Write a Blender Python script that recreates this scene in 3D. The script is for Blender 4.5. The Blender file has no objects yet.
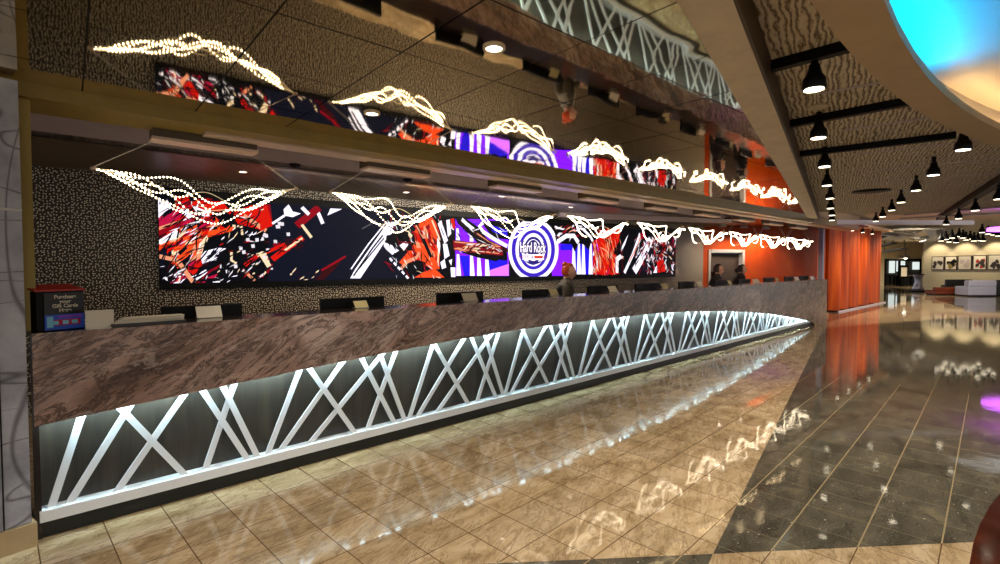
import bpy, bmesh, math, random
from mathutils import Vector, Matrix
random.seed(7)
PI = math.pi
COL = bpy.context.scene.collection

# ------------------------------------------------------------------ measuring helpers
F = 500.0; H = 1.6; PITCH = math.atan(16.6 / 500)
def ray(u, v):
    x = (u - 500) / F; z = -(v - 282) / F
    c, s = math.cos(PITCH), -math.sin(PITCH)
    return Vector((x, c - s * z, s + c * z))
CAM = Vector((0, 0, H))
def atz(u, v, z):
    d = ray(u, v); return CAM + d * ((z - H) / d.z)
def aty(u, v, Y):
    d = ray(u, v); return CAM + d * (Y / d.y)
class Plane:
    """vertical plane through A and B; s runs along it, t is the offset away from the camera side"""
    def __init__(s, A, B):
        s.A = Vector((A[0], A[1])); s.d = (Vector((B[0], B[1])) - s.A).normalized()
        s.n = Vector((-s.d.y, s.d.x)); s.ang = math.atan2(s.d.y, s.d.x)
    def hit(s, u, v, off=0.0):
        r = ray(u, v); t = (s.n.dot(s.A) + off) / (s.n.x * r.x + s.n.y * r.y)
        p = CAM + r * t
        return (Vector((p.x, p.y)) - s.A).dot(s.d), p.z
    def P(s, a, off, z):
        q = s.A + s.d * a + s.n * off
        return Vector((q.x, q.y, z))
DESK = Plane((-2.676, 2.874), (8.34, 13.306))
WALL = Plane((-4.08, 5.96), (4.50, 12.79))
EDGE = Plane((-2.734, 2.896), (7.363, 11.60))
PEND = Plane((-2.75, 3.38), (8.1, 12.93))
BEAM = Plane((0.697, 2.015), (6.974, 11.362))

# ------------------------------------------------------------------ materials
def lin(c):
    return tuple(((x / 12.92) if x <= .04045 else ((x + .055) / 1.055) ** 2.4) for x in c)
def hexc(h):
    h = h.lstrip('#'); return lin([int(h[i:i + 2], 16) / 255 for i in (0, 2, 4)])
MATS = {}
def newmat(name):
    m = bpy.data.materials.new(name); m.use_nodes = True
    MATS[name] = m
    return m, m.node_tree, m.node_tree.nodes['Principled BSDF']
def simple(name, col, rough=.5, metal=0, spec=.5, emit=None, es=0):
    m, nt, b = newmat(name)
    c = hexc(col) if isinstance(col, str) else col
    b.inputs['Base Color'].default_value = (*c, 1)
    b.inputs['Roughness'].default_value = rough
    b.inputs['Metallic'].default_value = metal
    b.inputs['Specular IOR Level'].default_value = spec
    if emit:
        e = hexc(emit) if isinstance(emit, str) else emit
        b.inputs['Emission Color'].default_value = (*e, 1)
        b.inputs['Emission Strength'].default_value = es
    return m
class N:
    """small node-tree helper"""
    def __init__(s, nt): s.nt = nt; s.L = nt.links
    def n(s, t, **kw):
        x = s.nt.nodes.new(t)
        for k, v in kw.items(): setattr(x, k, v)
        return x
    def coord(s, rot=0, scale=(1, 1, 1), rotv=None):
        tc = s.n('ShaderNodeTexCoord'); g = s.n('ShaderNodeMapping')
        # rotate first, then scale
        g0 = s.n('ShaderNodeMapping'); g0.inputs['Rotation'].default_value = rotv or (0, 0, rot)
        s.L.new(tc.outputs['Object'], g0.inputs['Vector'])
        g.inputs['Scale'].default_value = scale
        s.L.new(g0.outputs['Vector'], g.inputs['Vector'])
        return g.outputs['Vector']
    def noise(s, vec, scale, detail=4, rough=.55, dist=0):
        x = s.n('ShaderNodeTexNoise'); x.inputs['Scale'].default_value = scale
        x.inputs['Detail'].default_value = detail; x.inputs['Roughness'].default_value = rough
        x.inputs['Distortion'].default_value = dist
        s.L.new(vec, x.inputs['Vector']); return x.outputs['Fac']
    def ramp(s, fac, stops, interp='LINEAR'):
        x = s.n('ShaderNodeValToRGB'); cr = x.color_ramp; cr.interpolation = interp
        while len(cr.elements) < len(stops): cr.elements.new(.5)
        for e, (p, c) in zip(cr.elements, stops):
            e.position = p
            c = hexc(c) if isinstance(c, str) else (c if isinstance(c, tuple) else (c, c, c))
            e.color = (*c, 1)
        s.L.new(fac, x.inputs['Fac']); return x.outputs['Color']
    def mix(s, fac, a, b, mode='MIX'):
        x = s.n('ShaderNodeMix', data_type='RGBA', blend_type=mode)
        for sock, v in ((x.inputs[0], fac), (x.inputs[6], a), (x.inputs[7], b)):
            if isinstance(v, (int, float)): sock.default_value = v
            elif isinstance(v, str): sock.default_value = (*hexc(v), 1)
            elif isinstance(v, tuple): sock.default_value = (*v, 1)
            else: s.L.new(v, sock)
        return x.outputs[2]
    def bump(s, hgt, strength, dist, bsdf):
        x = s.n('ShaderNodeBump'); x.inputs['Strength'].default_value = strength
        x.inputs['Distance'].default_value = dist
        s.L.new(hgt, x.inputs['Height']); s.L.new(x.outputs['Normal'], bsdf.inputs['Normal'])
    def math(s, op, a, b=None):
        x = s.n('ShaderNodeMath', operation=op)
        for i, v in enumerate((a, b)):
            if v is None: continue
            if isinstance(v, (int, float)): x.inputs[i].default_value = v
            else: s.L.new(v, x.inputs[i])
        return x.outputs[0]

TILE_ROT = -math.atan2(.7128, .7014)       # tile courses
def tile_lines(h, rot, q0, qs, r0, rs, w, cross=1.0):
    """mask that is 1 in the joints of a tile grid"""
    v = h.coord(rot=rot)
    sx = h.n('ShaderNodeSeparateXYZ'); h.L.new(v, sx.inputs[0])
    out = []
    for o, off, st in ((sx.outputs[0], r0, rs), (sx.outputs[1], q0, qs)):
        a = h.math('DIVIDE', h.math('SUBTRACT', o, off), st)
        a = h.math('ABSOLUTE', h.math('SUBTRACT', h.math('FRACT', h.math('ADD', a, 1000.5)), .5))
        out.append(h.math('LESS_THAN', a, w / st / 2))
    out[0] = h.math('MULTIPLY', out[0], cross)
    ids = []
    for o, off, st in ((sx.outputs[0], r0, rs), (sx.outputs[1], q0, qs)):
        ids.append(h.math('FLOOR', h.math('ADD', h.math('DIVIDE', h.math('SUBTRACT', o, off), st), 1000)))
    cb = h.n('ShaderNodeCombineXYZ'); h.L.new(ids[0], cb.inputs[0]); h.L.new(ids[1], cb.inputs[1])
    wn = h.n('ShaderNodeTexWhiteNoise'); h.L.new(cb.outputs[0], wn.inputs['Vector'])
    return h.math('MAXIMUM', *out), wn.outputs['Value']

def stone_floor(name, stops, joint, flecks=None, rough=.1, vein=None, nscale=3.0, var=.2, cross=1.0):
    m, nt, b = newmat(name); h = N(nt)
    v = h.coord(rot=TILE_ROT, scale=(1, 2.2, 1))
    jm, tid = tile_lines(h, TILE_ROT, .17, .338, .147, .303, .006 if cross == 1 else .008, cross)
    base = h.ramp(h.noise(v, nscale, 8, .65, .6), stops)
    if vein:
        vn = h.noise(h.coord(rot=TILE_ROT - .35, scale=(1, 3.5, 1)), 2.6, 8, .7, 1.2)
        mask = h.ramp(vn, [(.47, 0.0), (.5, 1.0), (.53, 0.0)])
        base = h.mix(h.math('MULTIPLY', mask, .55), base, vein)
    if flecks:
        vo = h.n('ShaderNodeTexVoronoi'); vo.inputs['Scale'].default_value = 30
        h.L.new(h.coord(), vo.inputs['Vector'])
        f = h.math('LESS_THAN', vo.outputs['Distance'], .17)
        sel = h.math('GREATER_THAN', h.noise(h.coord(), 60, 2), .60)
        base = h.mix(h.math('MULTIPLY', f, sel), base, flecks)
        fine = h.ramp(h.noise(h.coord(), 130, 3, .7), [(.52, 0.0), (.66, 1.0)])
        base = h.mix(h.math('MULTIPLY', fine, .30), base, '#9a9078')
    tv = h.ramp(tid, [(0, 1 - var), (1, 1.0)])
    base = h.mix(1.0, base, tv, 'MULTIPLY')
    base = h.mix(jm, base, joint)
    h.L.new(base, b.inputs['Base Color'])
    rr = h.ramp(h.noise(h.coord(), 5, 5), [(.3, rough * .7), (.75, rough * 1.5)])
    h.L.new(rr, b.inputs['Roughness'])
    b.inputs['Specular IOR Level'].default_value = .42
    h.bump(h.noise(h.coord(), 6, 3), .06, .01, b)
    return m

M_beige = stone_floor('beige travertine tiles', [(.25, '#7a644a'), (.45, '#a38c6a'), (.62, '#bca686'), (.8, '#8a7254')], '#56402a', vein='#5a4226', rough=.04, var=.22)
M_dark = stone_floor('dark terrazzo tiles', [(.3, '#302e28'), (.6, '#555044'), (.8, '#706850')], '#8a7a5c', flecks='#c9c2ac', rough=.045, cross=.35, var=.3)
M_rust = stone_floor('rust terrazzo', [(.3, '#1e0a04'), (.6, '#421808'), (.8, '#5e260e')], '#3a1206', rough=.12)

def marble():
    m, nt, b = newmat('veined brown marble'); h = N(nt)
    v = h.coord(rotv=(0, .42, 0), scale=(1, 1, 2.2))
    n1 = h.noise(v, .8, 8, .62, 1.2)
    c = h.ramp(n1, [(.30, '#3c2a22'), (.40, '#765a4c'), (.48, '#a08274'), (.56, '#80685e'), (.66, '#b49c90'), (.8, '#7c7370')])
    v2 = h.coord(rotv=(0, .5, 0), scale=(1, 1, 3.8))
    n2 = h.noise(v2, 1.6, 11, .74, 2.0)
    vein = h.ramp(n2, [(.45, 0.0), (.49, 1.0), (.505, .9), (.53, 0.0)])
    c = h.mix(h.math('MULTIPLY', vein, .85), c, '#2a1a13')
    n3 = h.noise(h.coord(rotv=(0, .35, 0), scale=(1, 1, 3.2)), 2.2, 9, .7, 2.0)
    lt = h.ramp(n3, [(.56, 0.0), (.60, 1.0), (.66, 0.0)])
    c = h.mix(h.math('MULTIPLY', lt, .5), c, '#b9a79b')
    h.L.new(c, b.inputs['Base Color'])
    b.inputs['Roughness'].default_value = .22
    h.bump(n2, .25, .01, b)
    return m
M_marble = marble()

def wallpaper():
    m, nt, b = newmat('dotted metallic wallpaper'); h = N(nt)
    vo = h.n('ShaderNodeTexVoronoi'); vo.inputs['Scale'].default_value = 36
    vo.inputs['Randomness'].default_value = .7
    sx = h.n('ShaderNodeSeparateXYZ'); h.L.new(h.coord(), sx.inputs[0])
    cb = h.n('ShaderNodeCombineXYZ'); h.L.new(sx.outputs[0], cb.inputs[0]); h.L.new(sx.outputs[2], cb.inputs[1])
    vo.voronoi_dimensions = '2D'; h.L.new(cb.outputs[0], vo.inputs['Vector'])
    f = h.math('LESS_THAN', vo.outputs['Distance'], .24)
    c = h.mix(f, '#33291f', '#e6dac0')
    h.L.new(c, b.inputs['Base Color'])
    h.L.new(h.math('MULTIPLY', f, .2), b.inputs['Metallic'])
    b.inputs['Roughness'].default_value = .42
    h.bump(f, .4, .004, b)
    return m
M_wallp = wallpaper()

def mirror():
    m, nt, b = newmat('bronze mirror panels'); h = N(nt)
    b.inputs['Base Color'].default_value = (*hexc('#f2e4c6'), 1)
    b.inputs['Metallic'].default_value = 1
    b.inputs['Roughness'].default_value = .035
    ang = -EDGE.ang
    n1 = h.noise(h.coord(rot=ang, scale=(1.1, .5, 1)), 1.6, 2, .4, .4)
    h.bump(n1, .16, .02, b)
    return m
M_mirror = mirror()

def bark():
    m, nt, b = newmat('sculpted bark ceiling panel'); h = N(nt)
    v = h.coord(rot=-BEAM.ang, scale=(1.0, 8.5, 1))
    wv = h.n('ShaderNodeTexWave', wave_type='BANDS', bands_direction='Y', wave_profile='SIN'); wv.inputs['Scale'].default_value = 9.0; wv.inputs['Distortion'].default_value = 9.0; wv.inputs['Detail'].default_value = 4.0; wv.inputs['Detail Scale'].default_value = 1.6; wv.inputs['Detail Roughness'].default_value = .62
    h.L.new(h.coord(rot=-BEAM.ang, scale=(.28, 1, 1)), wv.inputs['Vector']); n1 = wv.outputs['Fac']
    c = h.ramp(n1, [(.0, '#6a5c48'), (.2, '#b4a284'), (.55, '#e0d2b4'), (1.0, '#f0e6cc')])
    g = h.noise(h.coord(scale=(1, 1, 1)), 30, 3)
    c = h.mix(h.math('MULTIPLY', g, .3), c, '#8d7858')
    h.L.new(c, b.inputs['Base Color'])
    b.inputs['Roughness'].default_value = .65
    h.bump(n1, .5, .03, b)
    return m
M_bark = bark()

def woodceil():
    m, nt, b = newmat('brushed brown ceiling board'); h = N(nt)
    v = h.coord(rot=-WALL.ang - .9, scale=(1, 14, 1))
    n1 = h.noise(v, 2.2, 5, .6, .3)
    c = h.ramp(n1, [(.3, '#3d3325'), (.55, '#6a5c47'), (.8, '#8c7c68')])
    h.L.new(c, b.inputs['Base Color'])
    b.inputs['Roughness'].default_value = .4
    return m
M_wood = woodceil()

def plaster(name, col, amt=.12, rough=.6):
    m, nt, b = newmat(name); h = N(nt)
    c0 = hexc(col)
    n1 = h.noise(h.coord(), 7, 5, .6)
    c = h.ramp(n1, [(.3, tuple(x * (1 - amt) for x in c0)), (.7, tuple(min(1, x * (1 + amt)) for x in c0))])
    h.L.new(c, b.inputs['Base Color']); b.inputs['Roughness'].default_value = rough
    return m
M_cream = plaster('cream painted beam', '#d8c7a8', .1)
M_ring = plaster('tan painted soffit', '#c4a980', .06)
M_olive = plaster('olive bronze fascia', '#86702f', .12, .35)
M_lilac = plaster('pale grey lacquered fascia', '#b7a9ae', .05, .3)
M_dome = plaster('pale plaster dome', '#86807c', .03)
M_farwall = plaster('cream lobby wall', '#c4b798', .05)
M_farceil = plaster('grey lobby ceiling', '#a8a196', .08)
M_grey = plaster('grey office paint', '#5a554c', .05)

def column():
    m, nt, b = newmat('scratched silver column cladding'); h = N(nt)
    v = h.coord()
    c = h.ramp(h.noise(v, 3, 7, .6), [(.3, '#74747e'), (.5, '#a3a3ac'), (.75, '#c6c8cc')])
    dn = h.noise(h.coord(scale=(1, 1, .45)), 1.1, 1, .4, 1.2)
    ln = h.ramp(dn, [(.485, 0.0), (.495, 1.0), (.505, 0.0)])
    dn2 = h.noise(h.coord(scale=(.6, .6, 3.0)), 1.0, 2, .4, .6)
    ln2 = h.ramp(dn2, [(.49, 0.0), (.496, 1.0), (.502, 0.0)])
    c = h.mix(h.math('MULTIPLY', h.math('MAXIMUM', ln, ln2), .75), c, '#26252b')
    h.L.new(c, b.inputs['Base Color'])
    b.inputs['Metallic'].default_value = .25; b.inputs['Roughness'].default_value = .45
    h.bump(dn, .3, .02, b)
    return m
M_column = column()

def backpanel():
    m, nt, b = newmat('dark brushed back panel'); h = N(nt)
    c = h.ramp(h.noise(h.coord(scale=(9, 9, .8)), 2, 6, .6), [(.3, '#1f1b16'), (.7, '#3a332a')])
    h.L.new(c, b.inputs['Base Color']); b.inputs['Roughness'].default_value = .45
    return m
M_back = backpanel()

def orange(name, c1, c2, c3, sc):
    m, nt, b = newmat(name); h = N(nt)
    n1 = h.noise(h.coord(scale=sc), 1.2, 4, .55, .3)
    h.L.new(h.ramp(n1, [(.3, c1), (.55, c2), (.75, c3)]), b.inputs['Base Color'])
    b.inputs['Roughness'].default_value = .42; b.inputs['Specular IOR Level'].default_value = .25
    return m
M_orange = orange('glossy orange lacquer', '#7c2504', '#9c3a05', '#b05208', (1, 1, .6))
M_redwood = orange('orange stained timber', '#642004', '#9a3a04', '#b8560c', (5, 5, .25))
M_darkred = orange('dark red lacquer ceiling', '#3a0a06', '#4a120a', '#5a1c12', (1, 1, 1))

M_white = simple('brushed white metal', '#dfe4ea', .32, .1)
M_black = simple('matt black metal', '#050505', .5, spec=.2)
M_kick = simple('black plinth', '#060606', .5)
M_blackgl = simple('black glass', '#050506', .12)
M_joint = simple('dark ceiling joint', '#15110a', .5, .6)
M_gold = simple('olive gold trim', '#8a7438', .35, .5)
M_redtrim = simple('dark brown frame wood', '#2c140e', .4)
M_ctop = simple('dark counter stone', '#2a2220', .15)
M_work = simple('dark laminate', '#1c1a19', .3)
M_led = simple('cool white led strip', '#ffffff', .5, emit=(.62, .92, 1.0), es=150)
M_bead = simple('warm led beads', '#ffffff', .5, emit=(1.0, .82, .56), es=9)
M_strand = simple('frosted led ribbon', '#d8c8a0', .4, emit=(1.0, .76, .46), es=.22)
M_wire = simple('steel cable', '#b8b0a4', .3, .8)
M_canopy = simple('pale canopy lacquer', '#c2ab98', .35)
M_canside = simple('brown canopy side', '#4a3a22', .4)
M_lamp = simple('lamp lens', '#ffffff', .5, emit=(1.0, .86, .62), es=6)
M_paper = simple('white card', '#cfc6b4', .6)
M_papy = simple('cream card', '#b9ab7c', .6)
M_redp = simple('red box lid', '#a01408', .35)
M_cyan = simple('cyan cove light', '#ffffff', .5, emit=(.0, .42, 1.0), es=85)
M_warmcove = simple('warm cove light', '#ffffff', .5, emit=(1.0, .66, .28), es=22)
M_purple = simple('purple cove light', '#ffffff', .5, emit=(.62, .10, 1.0), es=3.2)
M_frame = simple('white door frame', '#8d8886', .35)
M_doorin = plaster('dark brown door leaf', '#2a1c14', .2)
M_skin = simple('skin', '#dda58c', .5)
M_suit = simple('dark suit cloth', '#2a2522', .8)
M_suit2 = simple('grey suit cloth', '#4a443a', .8)
M_shirt = simple('white shirt cloth', '#cfc9c4', .7)
M_hair1 = simple('copper red hair', '#b8420c', .45)
M_hair2 = simple('dark auburn hair', '#2e1008', .45)
M_hair3 = simple('black brown hair', '#1c0f0b', .45)
M_hair4 = simple('light brown hair', '#5c3a14', .45)
M_eye = simple('eye', '#0c0806', .2)
M_lip = simple('lip', '#8a3028', .5)
M_sofa = plaster('lilac grey upholstery', '#8d8c9e', .06)
M_sofab = simple('black upholstery', '#151213', .5)
M_bench = orange('brown stained bench', '#3a1408', '#5c2410', '#74341a', (1, 1, 6))
M_pole = simple('silver pole', '#8e8a98', .3, .7)
M_foil = simple('silver foil', '#d8dad8', .35, .35)
M_lid = simple('dark maroon', '#5a1a0a', .4)
M_shadow = simple('painted beam side shade', '#4a3a26', .5)  # shade on the beam's side face, put into the colour
M_tilebase = plaster('beige base tile', '#a08a68', .1, .3)
M_glasslit = simple('bright shop window', '#dfe8e6', .3, emit=(.75, .85, .82), es=.75)

# ------------------------------------------------------------------ object helpers
def meshobj(name, verts, faces, mats, parent=None, smooth=False, fmat=None, bevel=0):
    me = bpy.data.meshes.new(name)
    me.from_pydata([tuple(v) for v in verts], [], faces)
    for m in (mats if isinstance(mats, (list, tuple)) else [mats]): me.materials.append(m)
    if fmat: me.polygons.foreach_set('material_index', fmat)
    if smooth: me.polygons.foreach_set('use_smooth', [True] * len(me.polygons))
    me.update()
    o = bpy.data.objects.new(name, me); COL.objects.link(o)
    if parent is not None: o.parent = parent
    if bevel:
        b = o.modifiers.new('bevel', 'BEVEL'); b.width = bevel; b.segments = 2; b.limit_method = 'ANGLE'
    return o
class MB:
    def __init__(s): s.v = []; s.f = []; s.m = []
    def add(s, v, f, mi=0):
        k = len(s.v); s.v += [Vector(x) for x in v]; s.f += [[i + k for i in q] for q in f]; s.m += [mi] * len(f); return s
    def box(s, x0, x1, y0, y1, z0, z1, mi=0, fn=None):
        v = [Vector((x, y, z)) for z in (z0, z1) for y in (y0, y1) for x in (x0, x1)]
        if fn: v = [fn(p) for p in v]
        return s.add(v, [(0, 2, 3, 1), (4, 5, 7, 6), (0, 1, 5, 4), (2, 6, 7, 3), (0, 4, 6, 2), (1, 3, 7, 5)], mi)
    def prism(s, poly, z0, z1, mi=0, top=True):
        n = len(poly)
        v = [(p[0], p[1], z0) for p in poly] + [(p[0], p[1], z1) for p in poly]
        f = [[i, (i + 1) % n, n + (i + 1) % n, n + i] for i in range(n)] + [list(range(n - 1, -1, -1)), list(range(n, 2 * n))]
        return s.add(v, f, mi)
    def tube(s, pts, r, sides=6, mi=0, rf=None):
        pts = [Vector(p) for p in pts]; n = len(pts); vs = []
        for i, p in enumerate(pts):
            t = (pts[min(i + 1, n - 1)] - pts[max(i - 1, 0)]).normalized()
            up = Vector((0, 0, 1)) if abs(t.z) < .9 else Vector((1, 0, 0))
            a = t.cross(up).normalized(); b = t.cross(a)
            rr = rf(i / (n - 1)) if rf else r
            for k in range(sides):
                an = 2 * PI * k / sides; vs.append(p + a * (math.cos(an) * rr) + b * (math.sin(an) * rr))
        fs = [[i * sides + k, i * sides + (k + 1) % sides, (i + 1) * sides + (k + 1) % sides, (i + 1) * sides + k] for i in range(n - 1) for k in range(sides)]
        fs += [list(range(sides))[::-1], [(n - 1) * sides + k for k in range(sides)]]
        return s.add(vs, fs, mi)
    def lathe(s, prof, seg=20, c=(0, 0, 0), mi=0, cap=True):
        vs = []; n = len(prof)
        for r, z in prof:
            for k in range(seg):
                a = 2 * PI * k / seg; vs.append((c[0] + r * math.cos(a), c[1] + r * math.sin(a), c[2] + z))
        fs = [[i * seg + k, i * seg + (k + 1) % seg, (i + 1) * seg + (k + 1) % seg, (i + 1) * seg + k] for i in range(n - 1) for k in range(seg)]
        if cap: fs += [list(range(seg))[::-1], [(n - 1) * seg + k for k in range(seg)]]
        return s.add(vs, fs, mi)
    def sph(s, c, r, seg=8, rings=5, mi=0, sc=(1, 1, 1)):
        c = Vector(c); vs = [c + Vector((0, 0, r * sc[2]))]
        for i in range(1, rings):
            th = PI * i / rings
            for k in range(seg):
                a = 2 * PI * k / seg
                vs.append(c + Vector((r * sc[0] * math.sin(th) * math.cos(a), r * sc[1] * math.sin(th) * math.sin(a), r * sc[2] * math.cos(th))))
        vs.append(c - Vector((0, 0, r * sc[2]))); e = len(vs) - 1
        fs = [[0, 1 + k, 1 + (k + 1) % seg] for k in range(seg)]
        for i in range(rings - 2):
            for k in range(seg):
                fs.append([1 + i * seg + k, 1 + (i + 1) * seg + k, 1 + (i + 1) * seg + (k + 1) % seg, 1 + i * seg + (k + 1) % seg])
        b = 1 + (rings - 2) * seg
        fs += [[b + k, e, b + (k + 1) % seg] for k in range(seg)]
        return s.add(vs, fs, mi)
    def build(s, name, mats, parent=None, smooth=False, bevel=0):
        return meshobj(name, s.v, s.f, mats, parent, smooth, s.m, bevel)
def thing(name, label, cat, loc=(0, 0, 0), rotz=0, group=None):
    o = bpy.data.objects.new(name, None); COL.objects.link(o)
    o.location = loc; o.rotation_euler = (0, 0, rotz); o.empty_display_size = .2
    return tag(o, label, cat, group)
def tag(o, label, cat, group=None, kind=None):
    o['label'] = label; o['category'] = cat
    if group: o['group'] = group
    if kind: o['kind'] = kind
    return o
def struct(o):
    o['kind'] = 'structure'; return o
def dup(root, loc, rotz, label=None, group=None):
    r = root.copy(); COL.objects.link(r); r.location = loc; r.rotation_euler = (0, 0, rotz)
    if label: r['label'] = label
    if group: r['group'] = group
    for ch in list(root.children):
        c = ch.copy(); COL.objects.link(c); c.parent = r
        for g in list(ch.children):
            d = g.copy(); COL.objects.link(d); d.parent = c
    return r
def spot(name, loc, power, ang=80, col=(1, .89, .74), tgt=None, blend=.6, size=.04, parent=None):
    l = bpy.data.lights.new(name, 'SPOT'); l.energy = power; l.spot_size = math.radians(ang)
    l.spot_blend = blend; l.color = col; l.shadow_soft_size = size
    o = bpy.data.objects.new(name, l); COL.objects.link(o); o.location = loc
    if tgt is not None:
        d = Vector(tgt) - Vector(loc); o.rotation_euler = d.to_track_quat('-Z', 'Y').to_euler()
    return o
ORD = ['first', 'second', 'third', 'fourth', 'fifth', 'sixth', 'seventh', 'eighth', 'ninth', 'tenth', 'eleventh', 'twelfth', 'thirteenth', 'fourteenth']

# ------------------------------------------------------------------ floor
def flat(name, poly, z, mat, thick=0.0):
    mb = MB()
    if thick: mb.prism(poly, z - thick, z)
    else: mb.add([(p[0], p[1], z) for p in poly], [list(range(len(poly)))])
    return struct(mb.build(name, mat))
flat('floor', [(-9, -6), (45, -6), (45, 46), (-9, 46)], 0, M_beige, .1)
def fz(u, v): p = atz(u, v, 0); return (p.x, p.y)
A = Vector(fz(713, 554)); B = Vector(fz(975, 542)); Cc = Vector(fz(812, 325.5)); dv = (Cc - A).normalized()
far1 = A + dv * 13.6
# big dark field right of the diagonal joint
flat('floor', [A, B, (6.2, 3.15), (24, 4.5), (24, 14.0), fz(960, 317.5), fz(824, 328)], .0010, M_dark)
# lower-left dark field, on the camera side of the cross joint
E2 = Vector(fz(482, 564)); e = (A - E2).normalized()
flat('floor', [A, A - dv * 4, A - e * 5 - dv * 4, A - e * 5], .0010, M_dark)
# dark field beyond the pale star
flat('floor', [fz(828, 322), fz(922, 297.5), fz(898, 294), fz(880, 288), fz(877, 301), fz(829, 312)], .0012, M_dark)
flat('floor', [fz(898, 288.5), fz(884, 287), fz(925, 296)], .0014, M_dark)
flat('floor', [fz(931, 297.5), fz(1000, 296), fz(1080, 297), fz(1080, 317), fz(975, 312.5)], .0012, M_dark)
# rust round field at the right
cx, cy, R = 8.12, -3.08, 8.0
flat('floor', [(cx + R * math.cos(a), cy + R * math.sin(a)) for a in [i * 2 * PI / 144 for i in range(144)]], .0030, M_rust)

# ------------------------------------------------------------------ back wall, office side
def wallbox(name, pl, a0, a1, t0, t1, z0, z1, mat):
    mb = MB(); mb.box(a0, a1, t0, t1, z0, z1)
    o = mb.build(name, mat); o.location = (pl.A.x, pl.A.y, 0); o.rotation_euler = (0, 0, pl.ang)
    return struct(o)
S_END = (Vector((5.52, 13.61)) - WALL.A).dot(WALL.d)
wallbox('wall_back', WALL, -3.2, S_END, 0, .15, 0, 2.95, M_wallp)
# orange end wall with doorway
OW = Plane((5.52, 13.61), (9.35, 14.75))
ow_len = (Vector((9.35, 14.75)) - OW.A).length
d0, _ = OW.hit(708, 262); d1, _ = OW.hit(744, 262)
mb = MB(); mb.box(0, d0, 0, .12, 0, 2.95).box(d1, ow_len, 0, .12, 0, 2.95).box(d0, d1, 0, .12, 2.04, 2.95)
o = mb.build('wall_end', M_orange); o.location = (OW.A.x, OW.A.y, 0); o.rotation_euler = (0, 0, OW.ang); struct(o)
# doorway
o = MB().box(d0 - .0, d0 + .07, -.03, .14, 0, 2.04).box(d1 - .07, d1, -.03, .14, 0, 2.04).box(d0 + .09, d1 - .09, -.03, .14, 1.96, 2.04).build('door_1', M_frame)
o.location = (OW.A.x, OW.A.y, 0); o.rotation_euler = (0, 0, OW.ang); struct(o)
MB().box(d0 + .10, d1 - .10, .09, .13, .01, 1.95).build('door_leaf', M_doorin, o)
MB().box(d1 - .22, d1 - .14, .04, .09, 1.0, 1.03).build('door_handle', M_pole, o)
# left closing wall of the office
o = MB().box(-3.4, -3.2, -2.6, .15, 0, 2.95).build('wall_left', M_wallp)
o.location = (WALL.A.x, WALL.A.y, 0); o.rotation_euler = (0, 0, WALL.ang); struct(o)

# brushed ceiling behind the counter and the raised light trough
FO = 1.57
def P2(pl, a, t): q = pl.A + pl.d * a + pl.n * t; return (q.x, q.y)
back = MB().prism([P2(EDGE, -3.0, FO), P2(EDGE, 13.4, FO), (5.55, 13.7), P2(WALL, -3.3, .1)], 2.65, 2.69)
struct(back.build('ceiling', M_wood))
struct(MB().prism([P2(EDGE, 12.0, -.0), P2(EDGE, 17.5, .0), (9.5, 14.9), (5.3, 13.6), P2(EDGE, 12.0, 2.2)], 2.69, 2.73).build('ceiling', M_darkred))
struct(MB().box(-3.0, 13.4, FO, FO + .04, 2.65, 2.95).build('trim_1', M_lilac))
o = bpy.data.objects['trim_1']; o.location = (EDGE.A.x, EDGE.A.y, 0); o.rotation_euler = (0, 0, EDGE.ang)
o = struct(MB().box(-3.0, 13.8, .38, FO + .04, 2.95, 2.99).build('ceiling', M_lilac))
o.location = (EDGE.A.x, EDGE.A.y, 0); o.rotation_euler = (0, 0, EDGE.ang)
# soffit that edges the mirror
o = struct(MB().box(-3.0, 16.6, 0, .40, 2.57, 2.95).build('trim_2', M_olive))
o.location = (EDGE.A.x, EDGE.A.y, 0); o.rotation_euler = (0, 0, EDGE.ang)
sl, _ = EDGE.hit(205, 136, .2)
o = struct(MB().box(sl, 16.4, .17, .36, 2.555, 2.57).build('trim_3', M_canopy))
o.location = (EDGE.A.x, EDGE.A.y, 0); o.rotation_euler = (0, 0, EDGE.ang)
# pale cross beam in front of the end of the screen
q0 = aty(560, 213, 9.9); q1 = aty(718, 215.5, 11.3)
CB = Plane((q0.x, q0.y), (q1.x, q1.y))
o = struct(MB().box(0, (q1 - q0).length + .4, 0, .12, 2.56, 2.65).build('trim_4', M_lilac))
o.location = (CB.A.x, CB.A.y, 0); o.rotation_euler = (0, 0, CB.ang)

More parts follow.
